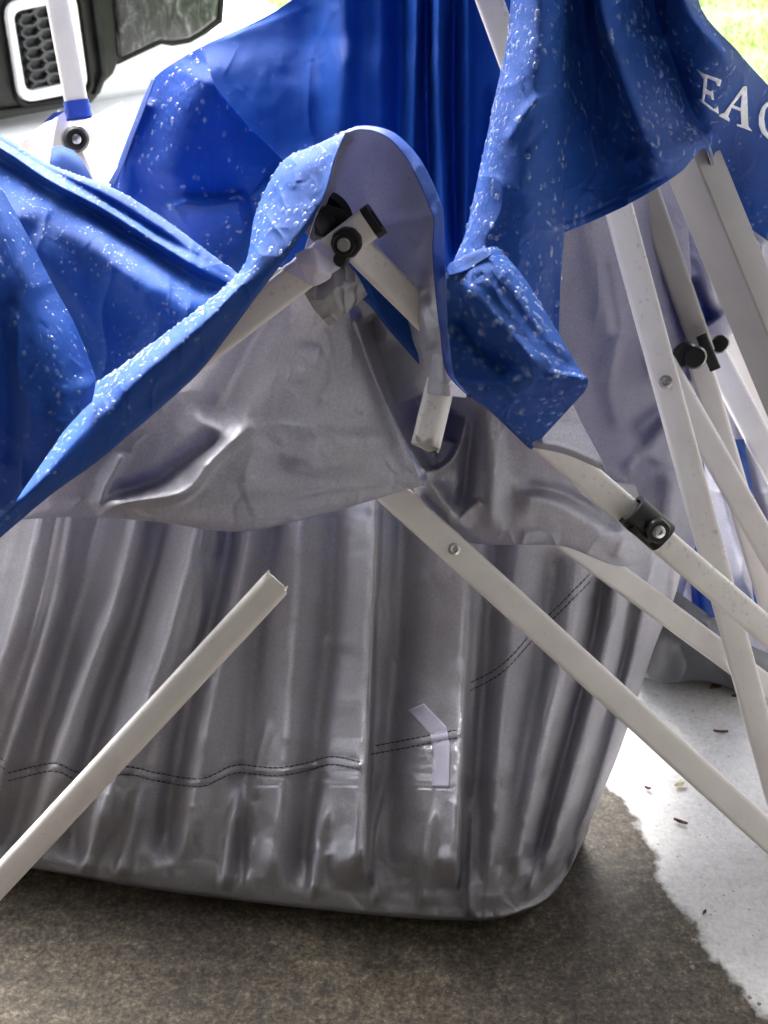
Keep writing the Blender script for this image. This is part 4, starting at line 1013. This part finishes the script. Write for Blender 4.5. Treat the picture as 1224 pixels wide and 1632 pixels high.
# apex, left arm
T1 = tube('frame_bar', (596, 350, 1.035), (262, 606, 1.055), 52, frame, jag0=0.0006)
tube_rain(T1, 60, r0=0.05, r1=0.7)
T2 = tube('frame_bar', (558, 384, 1.048), (760, 586, 1.085), 50, frame)
tube_rain(T2, 60, r1=0.75)
kc = PV(557, 383, 1.035); kn = T1['nr']
fr1 = kc + kn * (T1['h'] / 2 + 0.002)
knob = lathe('joint_knob', fr1, kn, [(0.0122, -0.004), (0.0126, 0.002), (0.0114, 0.005), (0.0090, 0.0055), (0.0090, 0.009), (0.0082, 0.0105), (0.0062, 0.0105), (0.0060, 0.0085)], 'black', frame, 32, lobes=9, lamp=0.02)
lathe('bolt', fr1 + kn * 0.0082, kn, [(0.0056, 0), (0.0056, 0.002), (0.0048, 0.003), (0.0027, 0.0030), (0.0023, 0.0012)], 'steel', knob, 24)
lathe('joint_tab', fr1 + (PV(549, 409, 1.035) - kc), kn, [(0.0062, -0.004), (0.0062, 0.003), (0.0045, 0.005)], 'black', frame, 18)
# end cap of the arm
capA = tube('end_cap', (600, 349, 1.035), (590, 356, 1.035), 50, T1['o'], m='black', width=T1['w'] * 1.06, flat=0.66, wall=0.006)
# black bracket behind
hb = lathe('joint_bracket', PV(520, 348, 1.065), (PV(490, 372, 1.03) - PV(540, 330, 1.06)), [(0.010, -0.016), (0.017, -0.014), (0.018, -0.006), (0.013, -0.004), (0.013, 0.004), (0.018, 0.006), (0.018, 0.013), (0.010, 0.016)], 'black', frame, 28)
extrude('joint_bracket', [PV(500, 345, 1.05), PV(520, 326, 1.05), (PV(545, 333, 1.05)), PV(560, 352, 1.05), PV(530, 385, 1.05), PV(500, 375, 1.05)],
        [PV(500, 345, 1.075), PV(520, 326, 1.075), (PV(545, 333, 1.075)), PV(560, 352, 1.075), PV(530, 385, 1.075), PV(500, 375, 1.075)], 'black', frame, bevel=0.002)
# tape round the arm and hanging silver tape
def wrap(t, f0, f1, name, m, parent, grow=0.0012, skew=0.0, label=None):
    V, Fc = [], []
    wd, ht, rr = t['w'] + 2 * grow, t['h'] + 2 * grow, t['rr'] + grow
    pr = []
    for cx, cy, a0 in ((wd / 2 - rr, ht / 2 - rr, 0), (-wd / 2 + rr, ht / 2 - rr, 90), (-wd / 2 + rr, -ht / 2 + rr, 180), (wd / 2 - rr, -ht / 2 + rr, 270)):
        for k in range(5):
            a = R(a0 + 90 * k / 4); pr.append((cx + rr * math.cos(a), cy + rr * math.sin(a)))
    n = len(pr); ns = 10
    for s in range(ns + 1):
        for k, (u, v) in enumerate(pr):
            d = t['L'] * (f0 + (f1 - f0) * s / ns) + skew * u
            g = 1 + 0.03 * math.sin(k * 1.7 + s * 1.3)
            V.append(t['A'] + t['ax'] * d + t['sd'] * u * g + t['nr'] * v * g)
    for s in range(ns):
        for k in range(n): Fc.append((s * n + k, s * n + (k + 1) % n, (s + 1) * n + (k + 1) % n, (s + 1) * n + k))
    o = link(name, mesh(name, V, Fc, M[m]), parent, label)
    return o
wrap(T1, 0.16, 0.33, 'tape_wrap', 'tape', T1['o'], skew=0.5, label='white tape wound round the bar')
tp = sheet('tape_flap', [
    [(470, 405, 1.025), (500, 395, 1.022), (530, 420, 1.024)],
    [(478, 425, 1.018), (505, 425, 1.012), (528, 440, 1.016)],
    [(492, 455, 1.022), (505, 455, 1.016), (520, 448, 1.02)],
], T1['o'], nu=24, nv=24, aligned=True, front='tape', back='tape', wrinkle=0.0005, wscale=20)
dt = sheet('tape_flap', [
    [(478, 452, 1.045), (505, 440, 1.045), (530, 420, 1.045), (552, 418, 1.045)],
    [(492, 480, 1.035), (520, 465, 1.03), (550, 445, 1.032), (570, 440, 1.035)],
    [(508, 502, 1.035), (530, 490, 1.03), (560, 470, 1.03), (582, 462, 1.035)],
    [(524, 520, 1.04), (540, 508, 1.035), (568, 486, 1.035), (586, 470, 1.04)],
], T1['o'], nu=60, nv=60, aligned=True, front='duct', back='duct', wrinkle=0.0022, wscale=22, seed=7, folds=[([(530, 425), (535, 470), (545, 500)], 0.003, 6, 6)],
    label='crumpled silver tape hanging below the joint')
# broken stub
T3 = tube('broken_bar', (703, 608, 1.063), (677, 716, 1.025), 47, frame, jag1=0.010, flat=0.75, round_=0.46, label='stub of bar broken off with a torn end')
tube_rain(T3, 30, r0=0.3, r1=0.95)
slv = sheet('lining_sleeve', [
    [(690, 560, 1.045), (706, 565, 1.025), (724, 585, 1.035), (742, 600, 1.05)],
    [(684, 600, 1.040), (704, 600, 1.018), (726, 606, 1.02), (748, 618, 1.04)],
    [(680, 626, 1.036), (702, 630, 1.012), (724, 632, 1.014), (742, 634, 1.03)],
], canopy, nu=40, nv=30, aligned=True, front='silver', back='silver', wrinkle=0.001, wscale=25, seed=8)
# bar under the silver front to the right
T5 = tube('frame_bar', (596, 760, 1.125), (1400, 1492, 0.975), 48, frame, label='long bar crossing in front of the sack')
n5 = T5['nr']; d5 = T5['ax'].normalized()
def on_tube(t, x, y):
    """point of the tube's front face seen at (x, y)"""
    d = (PV(x, y, 1.0) - EYE).normalized(); o = t['A'] + t['nr'] * (t['h'] / 2)
    k = (o - EYE).dot(t['nr']) / d.dot(t['nr']); return EYE + d * k
bolt(on_tube(T5, 724, 875), n5, 0.0062, T5['o'], 'rivet'); tube_rain(T5, 60, 0.0004, 0.0011)
# bar to the second joint and on to the right
T2b = tube('frame_bar', (838, 676, 1.085), (1700, 1415.4, 1.0), 46, frame, nl=40)
tube_rain(T2b, 330, 0.0005, 0.0020, 2.0, 0.0, 0.7)
kc2 = on_tube(T2b, 1034, 838); sd2 = T2b['sd']
clampv = []
jb = tube('joint_bracket', (1006, 812, 1.060), (1056, 856, 1.056), 54, frame, m='black', flat=0.8, wall=0.004, round_=0.45)
k2 = on_tube(jb, 1047, 845)
kb = lathe('joint_knob', k2, jb['nr'], [(0.0115, -0.004), (0.0118, 0.003), (0.0105, 0.006), (0.0075, 0.006), (0.0070, 0.0045)], 'black', frame, 28, lobes=7, lamp=0.03)
lathe('bolt', k2 + jb['nr'] * 0.0045, jb['nr'], [(0.0062, 0), (0.0062, 0.0022), (0.0050, 0.003), (0.0028, 0.003), (0.0025, 0.001)], 'steel', kb, 24)
extrude('joint_tab', [on_tube(jb, *q) for q in ((1001, 846), (1012, 838), (1042, 862), (1036, 868))], [on_tube(jb, *q) - jb['nr'] * 0.02 for q in ((1001, 846), (1012, 838), (1042, 862), (1036, 868))], 'black', frame, bevel=0.0015)
# low rear bar
T6 = tube('frame_bar', (880, 842, 1.19), (1400, 1226, 1.25), 42, frame)
tube_rain(T6, 40, 0.0005, 0.0013)
# leaning legs
T7 = tube('leg', (955, 218, 1.34), (1262, 1352, 1.12), 46, frame, nl=40)
bolt(on_tube(T7, 1061, 608), T7['nr'], 0.0072, T7['o'], 'rivet'); tube_rain(T7, 150, 0.0005, 0.0020, 2.2)
T8 = tube('frame_bar', (1056, 578, 1.36), (1420, 1222, 1.24), 42, frame)
tube_rain(T8, 120, 0.0005, 0.0014)
T9 = tube('frame_bar', (1012, 250, 1.42), (1120, 560, 1.42), 40, frame, m='grey'); 
T9b = tube('frame_bar', (1098, 520, 1.44), (1290, 1178, 1.28), 38, frame)
T11 = tube('frame_bar', (1128, 545, 1.60), (1460, 1181, 1.30), 40, frame); tube_rain(T11, 50, 0.0005, 0.0014)
T12 = tube('frame_bar', (1158, 535, 1.66), (1290, 812, 1.62), 30, frame)
tube_rain(T9b, 30, 0.0005, 0.0014)
# square corner leg, turned so that two of its faces show
T10 = tube('leg', (1064, 160, 1.30), (1560, 1365, 1.07), 78, frame, flat=1.0, roll=38, round_=0.06, nl=40, m='grey', label='thick square corner leg', width=px2m(66, 1110, 270, 1.28))
T10b = tube('leg_slide', (1090, 232, 1.285), (1160, 400, 1.25), 40, T10['o'], flat=0.3) if False else None
tube_rain(T10, 90, 0.0005, 0.0014)
pin = tube('pull_pin', (1128, 232, 1.25), (1137, 262, 1.25), 7, T10['o'], m='duct', flat=1.0, round_=0.45, wall=0.0008)
# black connectors between the legs
for (x, y, Y, r, asp) in ((1090, 566, 1.375, 0.0165, 0.8), (1108, 570, 1.36, 0.0135, 0.9), (1147, 548, 1.44, 0.012, 0.9)):
    c = PV(x, y, Y); nn = (EYE - c).normalized()
    lathe('joint_bracket', c, nn, [(r * 0.8, -0.014), (r, -0.010), (r, 0.006), (r * 0.85, 0.012), (r * 0.4, 0.013)], 'black', frame, 22, sx=asp)
tube('joint_bracket', (1118, 535, 1.40), (1140, 588, 1.39), 18, frame, m='black', flat=0.8, wall=0.002)
# bar between the blue panels at the top
T13 = tube('frame_bar', (740, -110, 1.27), (835, 150, 1.24), 44, frame); tube_rain(T13, 40)

# ------------------------------------------------------------------ loose broken bar in front
T4 = tube('broken_bar', (447, 923, 0.985), (-170, 1586, 0.885), 48, None, jag0=0.010, nl=40, round_=0.42)
tag(T4['o'], 'loose snapped white bar lying diagonally across the silver sack, torn upper end', 'tent pole')
tube_rain(T4, 120, 0.0004, 0.0010)

#@@REAR
# ------------------------------------------------------------------ rear joint at the left, beside the truck
rear = empty('taped_pole', tuple(PG(120, 560)[:2]) + (0.0,), 'white tent pole bound with blue tape, standing in front of the truck grille', 'tent pole')
T20 = tube('pole', (62, -160, 1.78), (124, 176, 1.70), 38, rear, nl=24, flat=0.8)
wrap(T20, 0.955, 1.04, 'tape_wrap', 'blue_tape', T20['o'], grow=0.0015, label='blue tape round the foot of the pole')
T21 = tube('cross_bar', (112, 224, 1.70), (198, 180, 1.78), 33, rear); tube_rain(T21, 50, 0.0007, 0.0025)
T22 = tube('cross_bar', (104, 178, 1.72), (88, 262, 1.70), 22, rear, flat=0.4)
T23 = tube('cross_bar', (96, 200, 1.76), (20, 250, 1.72), 30, rear); tube_rain(T23, 30, 0.0007, 0.0020)
T24 = tube('cross_bar', (110, 220, 1.69), (150, 300, 1.66), 20, rear, flat=0.4)
c = PV(121, 222, 1.675); nn = Vector((0.35, -0.9, 0.25)).normalized()
kr = lathe('joint_knob', c, nn, [(0.014, -0.02), (0.0165, -0.016), (0.0165, 0.002), (0.013, 0.006), (0.009, 0.006), (0.008, 0.002)], 'black', rear, 28)
lathe('bolt', c + nn * 0.002, nn, [(0.006, 0), (0.006, 0.003), (0.004, 0.004)], 'steel', kr, 18)
extrude('strap', [PV(*q) for q in ((85, 180, 1.69), (105, 176, 1.69), (82, 192, 1.69), (68, 196, 1.69))], [PV(*q) for q in ((85, 180, 1.695), (105, 176, 1.695), (82, 192, 1.695), (68, 196, 1.695))], 'blue_tape', rear)
rc = sheet('canopy_panel', [
    [(82, 236, 1.62), (95, 232, 1.62), (118, 240, 1.62)],
    [(80, 256, 1.60), (105, 252, 1.60), (135, 262, 1.60)],
    [(70, 300, 1.58), (110, 300, 1.58), (155, 300, 1.58)],
], canopy, nu=30, nv=30, aligned=True, wrinkle=0.001, seed=9)

#@@TRUCK
# ------------------------------------------------------------------ the truck
YAW = R(40)
U = Vector((math.cos(YAW), math.sin(YAW), 0)); NF = Vector((math.sin(YAW), -math.cos(YAW), 0)); UP = Vector((0, 0, 1))
O = PV(60, 100, 3.1)
def TP(x, y, out=0.0):
    """point of the truck's front seen at (x, y), 'out' metres in front of the bumper face"""
    d = (PV(x, y, 1.0) - EYE).normalized(); o = O + NF * out
    return EYE + d * ((o - EYE).dot(NF) / d.dot(NF))
def TL(u, z, out=0.0): return Vector((O.x, O.y, 0)) + U * u + NF * out + UP * z
truck = empty('pickup_truck', (O.x, O.y, 0), 'white truck parked on the driveway, front with black trim, honeycomb vent and clear headlamp', 'truck')
def tplate(name, poly, o0, o1, m, bevel=0.0, parent=None, label=None):
    return extrude(name, [TP(x, y, o1) for x, y in poly], [TP(x, y, o0) - NF * 0 for x, y in poly] if False else [TP(x, y, o1) - NF * (o1 - o0) for x, y in poly], m, parent or truck, label, bevel=bevel)
uL = (TP(-700, 60) - O).dot(U); uR = (TP(400, 60) - O).dot(U)
# body in truck coordinates
def tbox(name, u0, u1, z0, z1, o0, o1, m, bevel=0.03, parent=None, label=None):
    q = [(u0, z0), (u1, z0), (u1, z1), (u0, z1)]
    return extrude(name, [TL(a, b, o1) for a, b in q], [TL(a, b, o0) for a, b in q], m, parent or truck, label, bevel=bevel)
UR = (TP(372, 60) - O).dot(U); UL = UR - 1.85
body = tbox('body', UL, UR, 0.34, 1.02, -4.9, -0.04, 'car_white', 0.09)
bump = tbox('bumper', UL + 0.02, UR + 0.02, 0.22, (TP(60, 190) ).z, -0.35, 0.03, 'car_white', 0.05)
hoodt = tbox('bonnet', UL + 0.08, UR - 0.08, 1.0, 1.16, -1.5, -0.10, 'car_white', 0.06)
cab = extrude('cab', [TL(a, b, c_) for a, b, c_ in ((UL + .08, 1.0, -1.4), (UR - .08, 1.0, -1.4), (UR - .22, 1.75, -2.1), (UL + .22, 1.75, -2.1))],
              [TL(a, b, c_) for a, b, c_ in ((UL + .08, 1.0, -3.6), (UR - .08, 1.0, -3.6), (UR - .22, 1.75, -3.3), (UL + .22, 1.75, -3.3))], 'car_white', truck, bevel=0.05)
extrude('windscreen', [TL(a, b, c_) for a, b, c_ in ((UL + .2, 1.10, -1.475), (UR - .2, 1.10, -1.475), (UR - .30, 1.68, -2.015), (UL + .30, 1.68, -2.015))],
        [TL(a, b, c_ - 0.03) for a, b, c_ in ((UL + .2, 1.10, -1.475), (UR - .2, 1.10, -1.475), (UR - .30, 1.68, -2.015), (UL + .30, 1.68, -2.015))], 'car_black', truck)
for uu in (UL + 0.12, UR - 0.12):
    for oo in (-0.85, -3.9):
        wc = TL(uu, 0.36, oo)
        wh = lathe('wheel', wc, U, [(0.20, -0.11), (0.34, -0.11), (0.36, -0.08), (0.36, 0.08), (0.34, 0.11), (0.20, 0.11)], 'tyre', truck, 36)
        lathe('rim', wc, U, [(0.19, -0.112), (0.205, -0.114), (0.205, 0.114), (0.19, 0.112), (0.06, 0.08)], 'chrome', wh, 28)
# black front trim
trim = tplate('front_trim', [(-420, -60), (168, -120), (182, 0), (190, 98), (182, 118), (168, 132), (158, 152), (146, 166), (130, 168), (0, 192), (-400, 262)], -0.03, 0.035, 'car_black', 0.006)
# trim rails around the vent
def rrect(cs, r, n=5):
    """rounded polygon through pixel corners"""
    out = []; k = len(cs)
    for i in range(k):
        p0, p1, p2 = Vector(cs[i - 1]), Vector(cs[i]), Vector(cs[(i + 1) % k])
        a = (p0 - p1).normalized() * r; b = (p2 - p1).normalized() * r
        for j in range(n + 1):
            t = j / n; q = (p1 + a) * (1 - t) ** 2 + p1 * 2 * t * (1 - t) + (p1 + b) * t * t
            out.append((q.x, q.y))
    return out
def ring(name, outer, inner, o0, o1, m, parent):
    n = len(outer); V = [TP(x, y, o1) for x, y in outer] + [TP(x, y, o1) for x, y in inner] + [TP(x, y, o1) - NF * (o1 - o0) for x, y in outer] + [TP(x, y, o1) - NF * (o1 - o0) for x, y in inner]
    Fc = []
    for k in range(n):
        j = (k + 1) % n
        Fc += [(k, j, n + j, n + k), (2 * n + k, 3 * n + k, 3 * n + j, 2 * n + j), (k, 2 * n + k, 2 * n + j, j), (n + k, n + j, 3 * n + j, 3 * n + k)]
    import bmesh
    me = mesh(name, V, Fc, M[m], smooth=False)
    bm = bmesh.new(); bm.from_mesh(me)
    es = [e for e in bm.edges if e.calc_face_angle(0) > R(60)]
    bmesh.ops.bevel(bm, geom=es, offset=0.0025, segments=2, affect='EDGES')
    bmesh.ops.recalc_face_normals(bm, faces=bm.faces); bm.to_mesh(me); bm.free()
    me.polygons.foreach_set('use_smooth', np.ones(len(me.polygons), bool)); me.set_sharp_from_angle(angle=R(40))
    return link(name, me, parent)
vo_ = rrect([(10, 6), (120, -16), (142, 144), (34, 165)], 24); vi_ = rrect([(21, 19), (111, 1), (129, 128), (42, 148)], 16)
vent = ring('vent_surround', vo_, vi_, -0.01, 0.062, 'chrome', truck)
vent.data.materials[0] = M['car_white']
ring('vent_groove', rrect([(2, -2), (130, -26), (154, 154), (28, 176)], 28), rrect([(7, 3), (124, -20), (147, 149), (32, 169)], 26), 0.0, 0.045, 'car_black', truck)
tplate('vent_back', vo_, 0.0, 0.038, 'black', parent=vent)
# honeycomb cells: each wall a slim bar, joined in one moulded piece
def honeycomb():
    V, Fc = [], []
    def bar(a, b):
        ax = (b - a); sd = NF.cross(ax.normalized()) * 0.0022
        k = len(V); 
        for q in (a, b):
            V.extend([q - sd, q + sd, q + sd - NF * 0.016, q - sd - NF * 0.016])
        Fc.extend([(k, k + 1, k + 5, k + 4), (k + 1, k + 2, k + 6, k + 5), (k + 3, k, k + 4, k + 7)])
    def inside(x, y):
        c = False; n = len(vi_)
        for i in range(n):
            x1, y1 = vi_[i]; x2, y2 = vi_[(i + 1) % n]
            if (y1 > y) != (y2 > y) and x < (x2 - x1) * (y - y1) / (y2 - y1) + x1: c = not c
        return c
    for i in range(-1, 6):
        for j in range(-1, 11):
            # cell centre in the picture of the vent, leaning with it
            cx = 22 + 24.5 * i + 3.4 * j; cy = 28 + 17.6 * j + (8.8 if i % 2 else 0) - 3.5 * i
            hexp = [(cx + 15.5, cy - 2.2), (cx + 8.5, cy - 9.6), (cx - 8.5, cy - 7.2), (cx - 15.5, cy + 2.2), (cx - 8.5, cy + 9.6), (cx + 8.5, cy + 7.2)]
            for a in range(3, 6):
                p, q = hexp[a], hexp[(a + 1) % 6]
                if inside(*p) and inside(*q): bar(TP(*p, 0.054), TP(*q, 0.054))
            p, q = hexp[2], hexp[3]
            if inside(*p) and inside(*q): bar(TP(*p, 0.054), TP(*q, 0.054))
    o = link('honeycomb_mesh', mesh('honeycomb_mesh', V, Fc, M['mesh_grey'], smooth=False), vent)
honeycomb()
# raised rails beside the vent, light rub strip
tplate('trim_rail', [(140, -60), (150, -62), (172, 120), (160, 150), (150, 152), (163, 118)], 0.03, 0.050, 'car_black', 0.003)
tplate('trim_rail', [(-30, 60), (-22, 60), (0, 172), (-8, 174)], 0.03, 0.050, 'car_black', 0.003)
tplate('trim_lip', [(-400, 244), (2, 176), (120, 160), (122, 166), (4, 184), (-400, 254)], 0.03, 0.048, 'car_black', 0.003)
lens_o = [(180, -60), (360, -90), (352, -20), (348, 30), (322, 50), (302, 62), (276, 66), (256, 64), (194, 94)]
tplate('headlamp', lens_o, -0.05, 0.045, 'lens', 0.010)
ring('headlamp_gasket', [(172, -66), (368, -98), (360, -18), (356, 36), (328, 56), (304, 69), (276, 74), (258, 71), (188, 104)], lens_o, -0.03, 0.030, 'car_black', truck)
tplate('fog_lamp_ring', rrect([(36, 44), (50, 42), (53, 58), (40, 60)], 4), 0.03, 0.050, 'chrome', parent=vent) if False else None

# ------------------------------------------------------------------ litter on the wet slab
def leaf(x, y, ln, wd, ang, m, label, curl=0.004):
    c = PG(x, y); a = Vector((math.cos(ang), math.sin(ang), 0)); b = Vector((-a.y, a.x, 0))
    V, Fc = [], []
    n = 7
    for i in range(n):
        t = i / (n - 1); wv = wd * math.sin(math.pi * min(1, t * 0.96 + 0.02)) ** 0.8
        for s in (-1, 0, 1):
            V.append(c + a * (ln * (t - 0.5)) + b * (wv * 0.5 * s) + UP * (0.001 + curl * abs(s) * 0.8 + curl * (t - 0.5) ** 2 * 2))
    for i in range(n - 1):
        for s in range(2): k = i * 3 + s; Fc.append((k, k + 1, k + 4, k + 3))
    o = link('fallen_leaf', mesh('fallen_leaf', V, Fc, M[m])); md = o.modifiers.new('thickness', 'SOLIDIFY'); md.thickness = 0.0005
    tag(o, label, 'leaf', 'fallen leaves on the wet driveway')
M['leaf_red'] = paint_mat('leaf_dark_red', (0.10, 0.025, 0.02), 0.45)
M['leaf_brown'] = paint_mat('leaf_brown', (0.24, 0.10, 0.04), 0.5)
M['leaf_pale'] = paint_mat('leaf_pale', (0.5, 0.45, 0.25), 0.5)
leaf(1084, 1313, 0.017, 0.0055, -0.5, 'leaf_red', 'small dark red leaf below the long bar near the soaked edge')
leaf(1148, 1169, 0.019, 0.004, -0.1, 'leaf_red', 'thin reddish leaf on bright driveway above the long bar')
leaf(1142, 1096, 0.026, 0.012, 0.6, 'leaf_brown', 'curled brown leaf under the low rear bulge of lining')
leaf(1176, 1112, 0.018, 0.005, 0.1, 'leaf_red', 'narrow brown leaf beside the leaning leg')
leaf(1082, 1254, 0.013, 0.009, 0.3, 'leaf_pale', 'round pale yellow leaf just under the long bar')
leaf(1032, 1259, 0.008, 0.003, -0.4, 'leaf_red', 'tiny dark leaf scrap near the edge of the sack')
leaf(1122, 1458, 0.007, 0.004, 0.9, 'leaf_red', 'tiny dark scrap at the right of the soaked front')
#leaf(1187, 1270, 0.010, 0.007, 0.3, 'leaf_pale', 'pale leaf fragment on the bright driveway at the right')
# grit and small bright chips
def grit():
    V, Fc = [], []
    def chip(p, r):
        k = len(V); a = rng.uniform(0, 6.28)
        for i in range(5):
            t = a + 6.283 * i / 5; q = r * rng.uniform(0.6, 1.2)
            V.append(p + Vector((q * math.cos(t), q * math.sin(t), 0.0003)))
        V.append(p + Vector((0, 0, r * 0.6)))
        for i in range(5): Fc.append((k + i, k + (i + 1) % 5, k + 5))
    for _ in range(260):
        x, y = rng.uniform(-50, 1280), rng.uniform(1380, 1700)
        chip(PG(x, y), rng.uniform(0.0003, 0.0010))
    for x, y, r in ((1107, 1500, 0.004), (1104, 1541, 0.0035), (1085, 1518, 0.002), (1100, 1534, 0.0016), (1018, 1555, 0.0015), (970, 1507, 0.0015), (1040, 1502, 0.001), (962, 1350, 0.002), (1195, 1590, 0.003), (1210, 1600, 0.003)):
        chip(PG(x, y), r)
    return V, Fc
gv, gf = grit()
gr = link('grit', mesh('grit', gv, gf, paint_mat('grit_stone', (0.24, 0.21, 0.17), 0.6), smooth=False)); tag(gr, 'fine pale grit scattered over the damp concrete', 'grit', kind='stuff')
